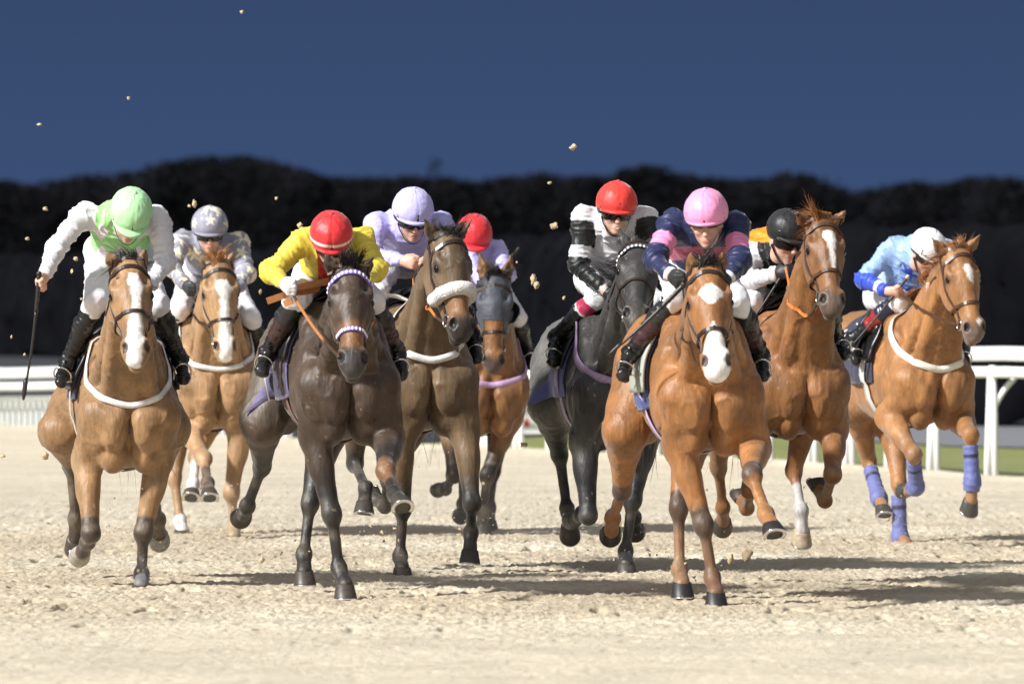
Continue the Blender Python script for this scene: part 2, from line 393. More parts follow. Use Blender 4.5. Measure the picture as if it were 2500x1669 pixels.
    for sd, key in ((-1, 'earR'), (1, 'earL')):
        b = H(.015, .056 * sd, -.015); dr = nz(-a * .9 + s * .22 * sd + n * .12)
        if key in D:
            w = P(D[key][0], D[key][1], b[1]); dx, dz = w[0] - b[0], w[2] - b[2]; rr = math.hypot(dx, dz); dy = D[key][2] if len(D[key]) > 2 else -math.sqrt(max((.18 * hs) ** 2 - rr * rr, 0)) * .4
            dr = V(dx, dy, dz); el = max(np.linalg.norm(dr), .14); dr = nz(dr)
        else: el = .175 * hs
        fw = nz(n * .7 + s * .55 * sd); fw = nz(fw - dr * fw.dot(dr)); ears.append((b, dr, el, fw))
        F.cone(b - dr * .03, b + dr * el * .45, .030 * hs, .036 * hs, .02, (fw, 1.25)); F.cone(b + dr * el * .45, b + dr * el, .035 * hs, .006, .012, (fw, 1.7))
        F.ell(b + dr * el * .48 + fw * .028, np.array([dr, np.cross(dr, fw), fw]), (el * .42, .020 * hs, .022), .012, True)
    v, q = F.mesh(1); del F
    N = vnormals(v, q)
    hv0 = (v - pol).dot(a) / HL; onh = (hv0 > -.02) & (np.linalg.norm(v - pol - (v - pol).dot(a)[:, None] * a, axis=1) < .2)
    r1 = 1 - np.abs(2 * vnoise(v * V(8, 8, 3) + us, 21) - 1); r2 = 1 - np.abs(2 * vnoise(v * V(15, 15, 6) + us, 22) - 1); r3 = 1 - np.abs(2 * vnoise(v * V(11, 11, 7) + us, 23) - 1)
    amp = np.where(onh, .35, 1.0) * sst(-.05, .15, (v - C0).dot(up)) + .25
    v = v + N * (amp * (.0075 * (r1 ** 1.5 - .4) + .0032 * (r2 ** 2 - .35) + .0045 * sst(.85, 1.0, r3)))[:, None]; N = vnormals(v, q)
    # --- coat colour: base, painted sheen, dark points, white marks
    n1 = vnoise(v * 5 + 11 + us, 3); n2 = vnoise(v * 14 + us, 5)
    c = np.array(D['coat'])[None] * ((.74 + .52 * n1) * (.88 + .24 * vnoise(v * 11 + 7, 33)) * (.90 + .20 * vnoise(v * V(34, 34, 8) + 3, 31)))[:, None] * np.ones((len(v), 3))
    xl = (v - C0).dot(hp) / sc; zl = (v - C0).dot(up) / sc
    mix = lambda w, k: c * (1 - w[:, None]) + np.array(k)[None] * w[:, None]
    tz = (v - C0).dot(up) / sc
    if D.get('pale') is not None: c = mix(sst(-.25, -.75, xl) * sst(-.05, .25, zl) * (.75 + .5 * (n1 - .5)), D['pale'])  # lit sweat and dust sheen on the hindquarters, painted into the coat colour
    for nm, L in legs.items():
        t1, d1 = seg_t(v, L['B'], L['K']); t2, d2 = seg_t(v, L['K'], L['F']); t3, d3 = seg_t(v, L['F'], L['T'])
        near1 = sst(.16, .12, d1); near2 = sst(.11, .085, d2); near3 = sst(.13, .10, d3); low = np.maximum(near2, near3)
        if D.get('points') is not None:
            w = np.maximum(near1 * sst(*D.get('pt', (.35, .95)), t1 + .2 * (n2 - .5)), low); c = mix(w * .95, D['points'])
        for key, colr, (w0, w1) in D.get('marks', {}).get(nm, []):
            if key == 'low': w = np.maximum(near2 * sst(w0, w1, t2 + .25 * (n2 - .5)), near3 * (t3 > 0)); w = np.where(near3 > near2, near3, w)
            else: w = np.maximum(near1 * sst(.75, 1.0, t1 + .2 * (n2 - .5)), near2 * sst(w1, w0, t2))
            c = mix(w, colr)
    hv = (v - pol); ht, hy_, hz = hv.dot(a) / HL, hv.dot(s) / hs, hv.dot(n) / hs
    inh = (ht > -.05) & (ht < 1.12) & (np.abs(hy_) < .13) & (np.abs(hz) < .16)
    if D.get('muzc') is not None:
        w = inh * sst(D.get('mz0', .74), .90, ht + .12 * (n2 - .5)); c = mix(w * .9, D['muzc'])
    if D.get('tan') is not None:
        w = inh * sst(.50, .62, ht) * sst(.86, .76, ht) * sst(.12, .0, np.abs(hz - .05)); c = mix(w * .8, D['tan'])
    for bl in D.get('white', []):
        tt = [p[0] for p in bl]; yc = np.interp(ht, tt, [p[1] for p in bl]); hw = np.interp(ht, tt, [p[2] for p in bl])
        w = inh * (ht > tt[0]) * (ht < tt[-1]) * sst(.007, -.005, np.abs(hy_ - yc) - hw + .014 * (vnoise(v * 60, 9) - .5)) * sst(-.045, -.02, hz)
        c = mix(w, (.80, .77, .74))
    for sd in (-1, 1):
        e1 = np.linalg.norm(v - H(.322, .094 * sd, .008), axis=1) / hs; c = mix(sst(.046, .024, e1) * .8, (.016, .011, .008))
        w_ = v - H(.888, .052 * sd, .034); e2 = np.sqrt((w_.dot(a) / .030) ** 2 + (w_.dot(s) / .017) ** 2 + (w_.dot(n) / .034) ** 2) / hs; c = mix(sst(1.15, .75, e2) * .93, D.get('nost', (.012, .009, .008)))
    for b, dr, el, fw in ears:
        e1 = (v - b).dot(dr); e2 = np.linalg.norm(v - b - e1[:, None] * dr[None], axis=1)
        c = mix(((e1 > .02) & (e2 < .05) & (N.dot(fw) > .2)) * sst(.02, .07, e1) * .55, np.array(D['coat']) * .35)
        c = mix(((e1 > .1) & (e2 < .05)) * sst(el * .75, el, e1) * .6, np.array(D['coat']) * .4)
    lw = np.max([np.maximum(sst(.12, .09, seg_t(v, L['K'], L['F'])[1]), sst(.14, .1, seg_t(v, L['F'], L['T'])[1]) * 1.0) for L in legs.values()], 0); ds = (sst(.35, .8, vnoise(v * 18 + 5, 43)) * .20 * lw + sst(.55, .85, vnoise(v * 7 + 9, 44)) * sst(.45, .0, tz) * (1 - lw) * .22) * D.get('dust', 1); c = mix(ds, (.44, .36, .25))
    sp = sst(.90, .96, vnoise(v * 80 + us, 41)) * sst(-.9, -.1, N.dot(-hp) * -1 - .0) * .35; c = mix(sp, (.50, .40, .27))
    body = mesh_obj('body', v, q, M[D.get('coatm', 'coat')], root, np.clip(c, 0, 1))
    bvh = BVHTree.FromPolygons([tuple(p) for p in v], [tuple(map(int, p)) for p in q])
    def ray(cen, w, dist, off=.004):
        w = nz(w); h = bvh.ray_cast(Vector(cen + w * dist), Vector(-w), dist + .2)
        if h[0] is None: return cen + w * dist * .5, w
        return np.array(h[0]) + w * off, w
    # --- eyes
    for sd in (-1, 1):
        mb = MB(); cc = H(.325, .085 * sd, .012)
        for i in range(9):
            for k in range(12):
                x1, x2 = math.pi * i / 8, 2 * math.pi * k / 12
                mb.v.append(tuple(cc + hs * .0245 * (a * math.cos(x1) + (s * math.cos(x2) + n * math.sin(x2)) * math.sin(x1))))
        mb.f = [(i * 12 + k, i * 12 + (k + 1) % 12, i * 12 + 12 + (k + 1) % 12, i * 12 + 12 + k) for i in range(8) for k in range(12)]
        mb.build('eye', M['eye'], root)
    # --- hooves with shoes
    for nm, L in legs.items():
        u3, f3 = L['u3'], L['f3']; m = nz(u3 * math.cos(.55) - f3 * math.sin(.55)); mf = nz(np.cross(m, lf)); ml = np.cross(m, mf)
        if L['C'][2] < .09 or L['T'][2] < .07:        # planted: flat on the ground
            m = V(0, 0, -1); mf = hd; ml = lf
        ct = L['C']; hh = .078 * sc
        if m[2] < -.9 and ct[2] - hh < -.02: hh = max(ct[2] + .02, .05)
        rings = []
        for t, ra, rl, sh in ((0, .046, .046, 0), (.12, .051, .050, .004), (.55, .060, .056, .018), (.93, .067, .062, .031), (1.0, .067, .062, .033)):
            rings.append([ct + m * (hh * t) + mf * (sh + ra * math.cos(w) * (1 if math.cos(w) > -.55 else .8)) * sc + ml * (rl * math.sin(w)) * sc for w in np.linspace(0, 2 * math.pi, 20, endpoint=False)])
        rings.append([ct + m * (hh * .97) + mf * (.033 + .045 * math.cos(w)) * sc + ml * .042 * math.sin(w) * sc for w in np.linspace(0, 2 * math.pi, 20, endpoint=False)])
        vs_ = [p for r_ in rings for p in r_]; nr = len(rings)
        fs = [(i * 20 + k, i * 20 + (k + 1) % 20, i * 20 + 20 + (k + 1) % 20, i * 20 + 20 + k) for i in range(nr - 1) for k in range(20)] + [tuple(range(20))[::-1], tuple((nr - 1) * 20 + k for k in range(20))]
        hc = D.get('hoofc', (.055, .045, .038)); hc = D.get('hoofw', {}).get(nm, hc)
        hf = mesh_obj('hoof', vs_, fs, M['hoof'], root, np.array([hc] * len(vs_)))
        ws = np.linspace(-2.2, 2.2, 17); mb = MB()
        mb.strap([ct + m * (hh * 1.0) + mf * (.033 + .057 * math.cos(w)) * sc + ml * .053 * math.sin(w) * sc for w in ws], [m] * 17, [mf * math.cos(w) + ml * math.sin(w) for w in ws], .02 * sc, .008)
        mb.build('shoe', M['metal'], hf)
    # --- mane, forelock, tail: tapered locks of hair
    rs = np.random.default_rng(int(us))
    def locks(name, roots, dirs, lens, wid, colr, curl, drop, n=7, ncl=26):
        vs_, fs, cs = [], [], []; rt_ = np.array(roots); ci = rs.choice(len(rt_), ncl, False); cd = [nz(dirs[i]) for i in ci]; cb = rs.normal(0, 1, (ncl, 3)) * curl; ct_ = rs.uniform(.7, 1.25, ncl); cl_ = rs.uniform(.75, 1.2, ncl)
        for p, d0, L in zip(roots, dirs, lens):
            j = int(np.argmin(np.linalg.norm(rt_[ci] - p, axis=1) + rs.uniform(0, .02, ncl))); d0 = nz(cd[j] * .8 + nz(d0) * .2 + (rt_[ci[j]] - p) * 1.5); L = L * cl_[j]; bend = cb[j] + rs.normal(0, 1, 3) * curl * .25; sdv = nz(np.cross(d0, rs.normal(0, 1, 3))); cc = np.array(colr) * rs.uniform(.75, 1.2) * ct_[j]; o = len(vs_); w0 = wid * rs.uniform(.6, 1.4)
            ph = rs.uniform(0, 6); amp = rs.uniform(.0, .12) * L
            for i in range(n):
                t = i / (n - 1); pp = p + d0 * L * t + bend * L * t * t + V(0, 0, -drop) * L * t * t + sdv * amp * math.sin(ph + 5 * t) * t
                w = w0 * (1 - .85 * t * t); vs_ += [pp - sdv * w, pp + sdv * w]; cs += [cc, cc]
            fs += [(o + 2 * i, o + 2 * i + 1, o + 2 * i + 3, o + 2 * i + 2) for i in range(n - 1)]
        return mesh_obj(name, vs_, fs, M['hair'], root, np.array(cs))
    mc = D['mane']; ms = D.get('maneside', 1)
    nm_ = D.get('manen', 1100); ts = rs.uniform(0, 1, nm_); A0, A1 = T(-.16, 0, .76), H(-.02, 0, -.05)
    off = nz(np.cross(A1 - A0, lf)); off = off if off[2] > 0 else -off
    rt = [A0 + (A1 - A0) * t + off * (.10 * (1 - t) + .035 * t) * .55 + lf * rs.normal(0, .012) for t in ts]
    locks('mane', rt, [off * rs.uniform(.1, .8) - hp * rs.uniform(.1, .6) + lf * ms * rs.uniform(.2, 1.0) for _ in ts], rs.uniform(.06, .14, nm_) * D.get('manel', 1), .0026, mc, D.get('manec', .25), .5)
    nf = D.get('fl', 650)
    rt = [H(rs.uniform(-.06, .07), rs.uniform(-.045, .045), rs.uniform(.02, .07)) for _ in range(nf)]
    fd = D.get('fdir', (0, .8, .25))
    locks('forelock', rt, [s * (fd[0] + rs.normal(0, .35)) - a * (fd[1] + rs.normal(0, .3)) + n * (fd[2] + rs.normal(0, .35)) for _ in rt], rs.uniform(.045, .105, nf) * D.get('fll', 1), .0021, mc, .5, .25, 7, 16)
    nt_ = 420; rt = [T(-1.42 + rs.normal(0, .015), rs.normal(0, .02), .60 + rs.normal(0, .015)) for _ in range(nt_)]
    td = D.get('tail', 0)
    locks('tail', rt, [-hp * rs.uniform(.7, 1.1) + lf * (td + rs.normal(0, .16)) + up * rs.uniform(-.5, .1) for _ in rt], rs.uniform(.35, .65, nt_) * D.get('taill', 1), .0035, D.get('tailc', mc), D.get('tailcurl', .2), .55, 9, 40)
    # --- bridle
    lea = M[D.get('tack', 'leather')]
    mb = MB()
    def hring(tf, zc, a0, a1, k, w, th, out=.003, mbx=None, dist=.22):
        ps_, os_, ds_ = [], [], []
        for al in np.linspace(a0, a1, k):
            al = math.radians(al); w_ = s * math.cos(al) + n * math.sin(al); cen = H(tf(math.sin(al)), 0, zc)
            p, o = ray(cen, w_, dist * hs, out); ps_.append(p); os_.append(o); ds_.append(a)
        (mbx or mb).strap(ps_, os_, ds_, w, th, closed=abs(a1 - a0) > 355)
        return ps_
    for sd in (-1, 1):                                 # cheekpieces and bit rings
        ps_, os_, ds_ = [], [], []
        for t in np.linspace(.05, .78, 16):
            w_ = s * sd * math.cos(.15) - n * math.sin(.15 + .25 * t)
            p, o = ray(H(t, 0, -.02), w_, .2 * hs, .004); ps_.append(p); os_.append(o); ds_.append(n)
        mb.strap(ps_, os_, ds_, .017, .005)
    hring(lambda z: .02 - .03 * z, -.03, -35, 215, 25, .022, .005, dist=.16)   # headpiece
    hring(lambda z: .16, -.09, -160, -20, 15, .012, .005)                       # throat latch
    br = mb.build('bridle', lea, root, smooth=False)
    mb = MB(); bp = hring(lambda z: .19 - .10 * z, -.02, -12, 192, 27, .022, .006)
    bb = mb.build('browband', lea, br, smooth=False)
    nose_t = D.get('nose', .60)
    if D.get('fleece'):
        mb = MB(); ps_ = []
        for al in np.linspace(-40, 220, 30):
            al = math.radians(al); p, o = ray(H(nose_t, 0, -.02), s * math.cos(al) + n * math.sin(al), .2 * hs, .012); ps_.append(p)
        mb.tube(ps_, [.036 * hs] * 30, 14); vv = np.array(mb.v)
        # dense fluffy surface
        fv, ff = [], []
        for i in range(len(ps_) - 1):
            for k in range(90):
                p = ps_[i] + (ps_[i + 1] - ps_[i]) * rs.uniform(); o = nz(rs.normal(0, 1, 3)); sd_ = nz(np.cross(o, rs.normal(0, 1, 3))); r0 = .034 * hs; r1 = r0 + rs.uniform(.002, .007)
                b = len(fv); fv += [p + o * r0 - sd_ * .005, p + o * r0 + sd_ * .005, p + o * r1 + sd_ * .001 + rs.normal(0, .003, 3)]; ff.append((b, b + 1, b + 2))
        mb.add(fv, ff); mb.build('noseband', M['fleece'], br)
    else:
        mb = MB(); hring(lambda z: nose_t - .02 + .02 * z, -.03, 0, 360, 40, .020, .006); mb.build('noseband', lea, br, smooth=False)
        if D.get('grackle'):
            mb = MB()
            for sg in (-1, 1):
                ps_, os_, ds_ = [], [], []
                for al in np.linspace(90, 90 + sg * 150, 18):
                    f = abs(al - 90) / 150; t = .60 + .27 * f; r_ = math.radians(al)
                    p, o = ray(H(t, 0, -.02), s * math.cos(r_) + n * math.sin(r_), .2 * hs, .004); ps_.append(p); os_.append(o); ds_.append(a)
                mb.strap(ps_, os_, ds_, .011, .004)
            mb.build('crossed_noseband', lea, br, smooth=False)
    if D.get('studs'):                                  # bright diamonds along browband and noseband
        for nm_, tf, zc, rng_ in (('browband_diamonds', lambda z: .19 - .10 * z, -.02, (0, 180)), ('noseband_diamonds', lambda z: nose_t - .02 + .02 * z, -.03, (5, 175))):
            if nm_ == 'noseband_diamonds' and D['studs'] == 1: continue
            mb = MB(); K = 17
            hring(tf, zc, rng_[0], rng_[1], 40, .026, .009, mbx=mb)
            mb.c = [D['studc']] * len(mb.v)
            for i, al in enumerate(np.linspace(rng_[0] + 4, rng_[1] - 4, K)):
                al = math.radians(al); w_ = s * math.cos(al) + n * math.sin(al); p, o = ray(H(tf(math.sin(al)), 0, zc), w_, .22 * hs, .013)
                tg = nz(np.cross(a, o)); mb.add([p + a * .012, p + tg * .011, p - a * .012, p - tg * .011, p + o * .005], [(0, 1, 4), (1, 2, 4), (2, 3, 4), (3, 0, 4)], (.82, .80, .82))
            mb.build(nm_, M['web'], br, smooth=False)
    for sd in (-1, 1):
        c0, _ = ray(H(.80, 0, -.035), s * sd, .2 * hs, .010); mb = MB()
        mb.tube([c0 + (a * math.cos(w) + n * math.sin(w)) * .034 for w in np.linspace(0, 2 * math.pi, 22)], .0055, 6); mb.build('bit_ring', M['metal'], br)
        # rein from the bit to the rider's hand
        hand = D['hands'].get('r' if sd < 0 else 'l')
        if hand is not None:
            hand = P(*hand); mb = MB(); pr = []; k = 18; rc = D.get('reinc')
            for i in range(k):
                t = i / (k - 1); p = c0 + (hand - c0) * t + V(0, 0, -D.get('sag', .03)) * 4 * t * (1 - t)
                nb_ = bvh.find_nearest(Vector(p))
                if nb_[0] is not None and 0 < i < k - 1:  # lay it on the neck where it would cut through
                    loc, nor = np.array(nb_[0]), np.array(nb_[1])
                    if (p - loc).dot(nor) < .012: p = loc + nor * .012
                pr.append(p)
            wd = [ZV] * k; ou = [nz(np.cross(pr[min(i + 1, k - 1)] - pr[max(i - 1, 0)], ZV)) for i in range(k)]
            mb.strap(pr, ou, [nz(np.cross(o, pr[min(i + 1, k - 1)] - pr[max(i - 1, 0)])) for i, o in enumerate(ou)], .018, .006)
            if rc: mb.c = [rc if i // 4 > k * .28 else (.06, .03, .015) for i in range(len(mb.v))]
            mb.build('rein', M['rubber'] if rc else lea, br, smooth=False)
    for st_ in D.get('reinloops', []):                 # loose loops of the same rein
        pr = [P(*p) for p in st_]; k = len(pr); tg = [nz(pr[min(i + 1, k - 1)] - pr[max(i - 1, 0)]) for i in range(k)]; mb = MB(); sv = [nz(np.cross(t, V(0, -1, 0))) for t in tg]
        mb.strap(pr, [nz(np.cross(s_, t)) for s_, t in zip(sv, tg)], sv, .036, .007); mb.c = [D['reinc']] * len(mb.v); mb.build('rein', M['rubber'], br, smooth=False)
    # --- blinkered hood
    if D.get('hood'):
        fm = inh[q].all(1) & (ht[q].max(1) < .60 + 0 * ht[q].max(1)) & (ht[q].min(1) > -.03)
        ee = np.min([np.linalg.norm(v - H(.33, .09 * sd, 0), axis=1) for sd in (-1, 1)], 0) / hs
        fm &= ~((ht[q].mean(1) > .42) & (np.abs(hy_[q].mean(1)) < .055 + 0 * ee[q].mean(1)) & (hz[q].mean(1) > 0) & (ht[q].mean(1) > .47))
        used = np.unique(q[fm]); mp = np.full(len(v), -1); mp[used] = np.arange(len(used))
        hdm = mesh_obj('hood', v[used] + N[used] * .006, mp[q[fm]], M['cloth'], root, np.array([D['hood']] * len(used)))
        for sd in (-1, 1):                             # leather cup behind each eye
            cc = H(.36, .088 * sd, -.012); vs_, fs = [], []
            for i in range(8):
                for k in range(13):
                    el_, az = (i / 7) * 1.45, k / 12 * math.pi
                    w_ = s * sd * math.sin(el_) * math.sin(az) * .9 - (n * math.cos(el_) * .0) + a * math.cos(az) * math.sin(el_) * .95 - n * (math.cos(el_) - .45) * .8
                    vs_.append(cc + w_ * .075 * hs)
            fs = [(i * 13 + k, i * 13 + k + 1, i * 13 + 14 + k, i * 13 + 13 + k) for i in range(7) for k in range(12)]
            cu = mesh_obj('blinker_cup', vs_, fs, M['black'], hdm); sm = cu.modifiers.new('thick', 'SOLIDIFY'); sm.thickness = .006
    # --- saddle cloth, saddle, girth, breast girth
    def patch(x0, x1, a0, a1, nx, na, off, wav=0.0, flare=0.0, edge=None):
        vs_, cs = [], []
        for i in range(nx):
            for k in range(na):
                fx, fa = i / (nx - 1), k / (na - 1); x = x0 + (x1 - x0) * fx; al = math.radians(a0 + (a1 - a0) * fa)
                w_ = lf * math.cos(al) + up * math.sin(al); lowr = abs(fa - .5) * 2
                p, o = ray(T(x, 0, .40), w_, .6 * sc, off)
                p = p + o * (wav * lowr ** 2 * math.sin(fx * 9 + fa * 5) + flare * max(lowr - .55, 0) * fx)
                vs_.append(p); ed = edge is not None and (fx > .97 or fx < .03 or lowr > .975); cs.append(edge if ed else D['clothc'])
        fs = [(i * na + k, i * na + k + 1, i * na + na + k + 1, i * na + na + k) for i in range(nx - 1) for k in range(na - 1)]
        return vs_, fs, cs
    vs_, fs, cs = patch(-.24, D.get('clothx', -.80), -D.get('clotha', 16), 180 + D.get('clotha', 16), 34, 60, .016, .008, D.get('flare', .03), D.get('clothedge'))
    sc_ = mesh_obj('saddle_cloth', vs_, fs, M['cloth'], root, np.array(cs)); sm = sc_.modifiers.new('thick', 'SOLIDIFY'); sm.thickness = .008; sm.offset = 0
    vs_, fs, cs = patch(-.22, -.60, D.get('sada', 8), 180 - D.get('sada', 8), 16, 40, .034)
    sd_o = mesh_obj('saddle', vs_, fs, M[D.get('saddlem', 'black')], root); sm = sd_o.modifiers.new('thick', 'SOLIDIFY'); sm.thickness = .014
    mb = MB()
    for xx, hh in ((-.27, .035), (-.60, .045)):        # pommel and cantle rolls
        mb.tube([ray(T(xx, 0, .40), lf * math.cos(al) + up * math.sin(al), .6, .045)[0] + up * hh * math.sin(al) ** 4 for al in np.linspace(.7, 2.44, 14)], .022, 8)
    mb.build('saddle_roll', M['black'], sd_o)
    mb = MB(); ps_, os_ = [], []
    for al in np.linspace(0, 2 * math.pi, 48, endpoint=False):
        p, o = ray(T(-.36, 0, .38), lf * math.cos(al) + up * math.sin(al), .6, .022 if math.sin(al) > -.35 else .006); ps_.append(p); os_.append(o)
    mb.strap(ps_, os_, [hp] * 48, .085, .006, True, None)
    gc = D.get('girthc', (.05, .03, .02)); mb.c = [gc] * len(mb.v)
    mb.build('girth', M['web'], root)
    if D.get('breast'):
        bc, zf, zs = D['breast']; mb = MB(); ps_, os_, ds_ = [], [], []
        for be in np.linspace(-112, 112, 61):
            f = min(abs(be) / 78, 1.25); z = zf + (zs - zf) * f ** 1.45; b_ = math.radians(be)
            w_ = hp * math.cos(b_) + lf * math.sin(b_)
            p, o = ray(T(-.12, 0, z), w_, .75 * sc, .006); ps_.append(p); os_.append(o)
        ps_ = [ps_[0]] + [(ps_[i - 1] + 2 * ps_[i] + ps_[i + 1]) / 4 for i in range(1, 60)] + [ps_[60]]
        tg = [nz(ps_[min(i + 1, 60)] - ps_[max(i - 1, 0)]) for i in range(61)]
        mb.strap(ps_, os_, [nz(np.cross(t_, o)) for t_, o in zip(tg, os_)], D.get('breastw', .034), .009); mb.c = [bc] * len(mb.v)
        mb.build('breast_girth', M['web'], root)
    for nm in D.get('bandages', []):
        L = legs[nm]; mb = MB(); p0, p1 = L['K'] + (L['F'] - L['K']) * .22, L['F'] + L['u3'] * .045; pts_, rr = [], []
        u2 = nz(L['F'] - L['K']); f2 = nz(np.cross(u2, lf))
        for i in range(26):
            t = i / 25; p = (L['K'] + (L['F'] - L['K']) * (.22 + .78 * min(t / .75, 1))) + L['u3'] * .06 * max(t - .75, 0) / .25 - f2 * .013 * (1 - t * .5)
            pts_.append(p); rr.append((.049 + .012 * math.exp(-((t - .78) / .16) ** 2) + (.0025 if i % 4 < 2 else 0)) * sc)
        mb.tube(pts_, rr, 16); mb.c = [(.115, .135, .34) if not 5 <= i // 16 <= 6 else (.02, .025, .07) for i in range(len(mb.v))]
        mb.build('bandage', M['cloth'], root)
    if D.get('number'):
        txt, x, z, sz, sd = D['number']
        cu = bpy.data.curves.new('number', 'FONT'); cu.body = txt; cu.size = sz; cu.extrude = .003; cu.align_x = 'CENTER'; cu.align_y = 'CENTER'; cu.offset = .012
        p, o = ray(T(x, 0, z), lf * sd, .7, D.get('numoff', .030))
        w2, _ = ray(T(x, 0, z + .08), lf * sd, .7, D.get('numoff', .030)); w1, _ = ray(T(x + .1 * -sd, 0, z), lf * sd, .7, D.get('numoff', .030))
        ux = nz(w1 - p) * 1.0; uy = nz(w2 - p); no = np.cross(ux, uy)
        if no.dot(lf * sd) < 0: ux = -ux; no = -no
        ux = nz(ux); uy = nz(np.cross(no, ux)); no = nz(np.cross(ux, uy))
        ob = bpy.data.objects.new('number_tmp', cu); COL.objects.link(ob)
        me = bpy.data.meshes.new_from_object(ob.evaluated_get(bpy.context.evaluated_depsgraph_get())); bpy.data.objects.remove(ob)
        me.name = 'number'; me.transform(Matrix([[ux[i], uy[i], no[i], p[i]] for i in range(3)] + [[0, 0, 0, 1]]))
        me.materials.clear(); me.materials.append(M['number']); nb2 = bpy.data.objects.new('number', me); COL.objects.link(nb2); nb2.parent = sc_
    return dict(root=root, P=P, T=T, hp=hp, lf=lf, up=up, C0=C0, legs=legs, Y0=Y0, loc=root_loc, saddle=sd_o, bvh=bvh)
M['number'] = principled('number_white', (.8, .8, .78), .6, noise=(40, .92, 1.02))

# ------------------------------------------------------------------ the riders
SKIN = (.62, .375, .285)
def star(y, z, r, rot=0.0):                            # inside test of a five-pointed star
    an = np.arctan2(y, z) + rot; m = np.mod(an, 2 * math.pi / 5) - math.pi / 5
    return np.hypot(y, z) * np.cos(m) / (1 + .0 * m) < r * (.45 + .55 * (np.abs(m) / (math.pi / 5)) ** 1.4)
def rider(G, J):
    Y0, P, T, hp, lf, up = (G[k] for k in ('Y0', 'P', 'T', 'hp', 'lf', 'up'))
    root = empty('person', G['loc']); tag(root, J['label'], 'person', 'riders in the race')
    def nxt(prev, q, L):
        p = P(q[0], q[1], prev[1]); r = math.hypot(p[0] - prev[0], p[2] - prev[2])
        return P(q[0], q[1], prev[1] + q[2] * math.sqrt(max(L * L - r * r, 0)))
    y_, p_, r_ = (math.radians(k) for k in J['face'])
    fd = V(math.sin(y_) * math.cos(p_), -math.cos(y_) * math.cos(p_), -math.sin(p_)); sd0 = V(math.cos(y_), math.sin(y_), 0); ud0 = np.cross(fd, sd0)
    if ud0[2] < 0: ud0 = -ud0
    sd = sd0 * math.cos(r_) + ud0 * math.sin(r_); ud = ud0 * math.cos(r_) - sd0 * math.sin(r_)
    cc = P(*J['cap']) - ud * .026; Hc = cc - ud * .057 - fd * .002
    HR = np.array([sd, fd, ud])
    def Hd(x, f, z): return Hc + sd * x + fd * f + ud * z
    Rs, Ls = P(*J['shR']), P(*J['shL']); Re, Le = nxt(Rs, J['elR'], .29), nxt(Ls, J['elL'], .29); Rw, Lw = nxt(Re, J['wrR'], .25), nxt(Le, J['wrL'], .25)
    Ms = (Rs + Ls) / 2; Mh = Ms + V(0, 0, -J.get('hipdrop', .20)) + (-hp) * J.get('hipback', .40); Mh = Mh + lf * ((G['C0'] - Mh).dot(lf)) * .7
    Rh, Lh = Mh - lf * .10, Mh + lf * .10
    Rk, Lk = P(*J['knR']), P(*J['knL']); Ra, La = nxt(Rk, J['anR'], .39), nxt(Lk, J['anL'], .39); Rt, Lt = nxt(Ra, J['toR'], .17), nxt(La, J['toL'], .17)
    def clear(p, r, lim=.16):                                   # keep the legs outside horse, cloth and saddle
        nb_ = G['bvh'].find_nearest(Vector(p)); loc, nor = np.array(nb_[0]), np.array(nb_[1]); dd = r - (p - loc).dot(nor)
        return p + nor * min(dd, lim) if dd > 0 else p
    Rk, Lk, Ra, La, Rt, Lt = clear(Rk, .085), clear(Lk, .085, .06), clear(Ra, .095), clear(La, .095, .07), clear(Rt, .085), clear(Lt, .085, .07)
    arms = ((Rs, Re, Rw, -1), (Ls, Le, Lw, 1)); lat = nz(Ls - Rs); tor = nz(Mh - Ms)
    # --- body: one continuous surface
    allp = [Rs, Ls, Re, Le, Rw, Lw, Mh, Rk, Lk, Ra, La, Rt, Lt, Hc]
    F = Field(np.min(allp, 0) - .24, np.max(allp, 0) + .24, .0085)
    nk = Hd(0, -.02, -.10); nb = Ms - ZV * .01 + nz(Hc - Ms) * .03
    F.cone(nk, nb, .050, .054, .03); F.cone(Rs + (Ls - Rs) * .06 - ZV * .03, Ls + (Rs - Ls) * .06 - ZV * .03, .044, .044, .04); F.cone(Ms + tor * .05, Mh, .105, .10, .05, (lat, .85))
    for S_, E_, W_, sg in arms: F.cone(S_, E_, .050, .038, .03); F.cone(E_, W_, .038, .026, .025)
    for h_, k_, a_, t_ in ((Rh, Rk, Ra, Rt), (Lh, Lk, La, Lt)): F.cone(h_, k_, .082, .050, .04); F.cone(k_, a_, .048, .032, .03); F.cone(a_, t_ - nz(t_ - a_) * .02, .022, .016, .02)
    F.ell(Hd(0, 0, .01), HR, (.074, .094, .098), .03); F.ell(Hd(0, .022, -.060), HR, (.058, .064, .060), .03); F.ell(Hd(0, .066, -.108), HR, (.024, .024, .018), .025)
    F.cone(Hd(0, .090, .000), Hd(0, .113, -.040), .009, .013, .012); F.ell(Hd(0, .108, -.046), HR, (.019, .014, .010), .01)
    F.ell(Hd(0, .086, .012), HR, (.052, .014, .012), .015); F.ell(Hd(0, .084, -.074), HR, (.024, .012, .008), .010); F.ell(Hd(0, .083, -.086), HR, (.021, .012, .008), .008)
    for sg in (-1, 1):
        F.ell(Hd(.040 * sg, .066, -.032), HR, (.020, .022, .020), .02); F.ell(Hd(.033 * sg, .092, -.006), HR, (.017, .010, .011), .012, True)
        F.ell(Hd(.033 * sg, .080, -.006), HR, (.012, .012, .012), .004); F.ell(Hd(.074 * sg, -.005, -.025), HR, (.012, .018, .030), .01)
    F.ell(Hd(0, .098, -.0795), HR, (.022, .012, .0022), .003, True)
    hands = {}
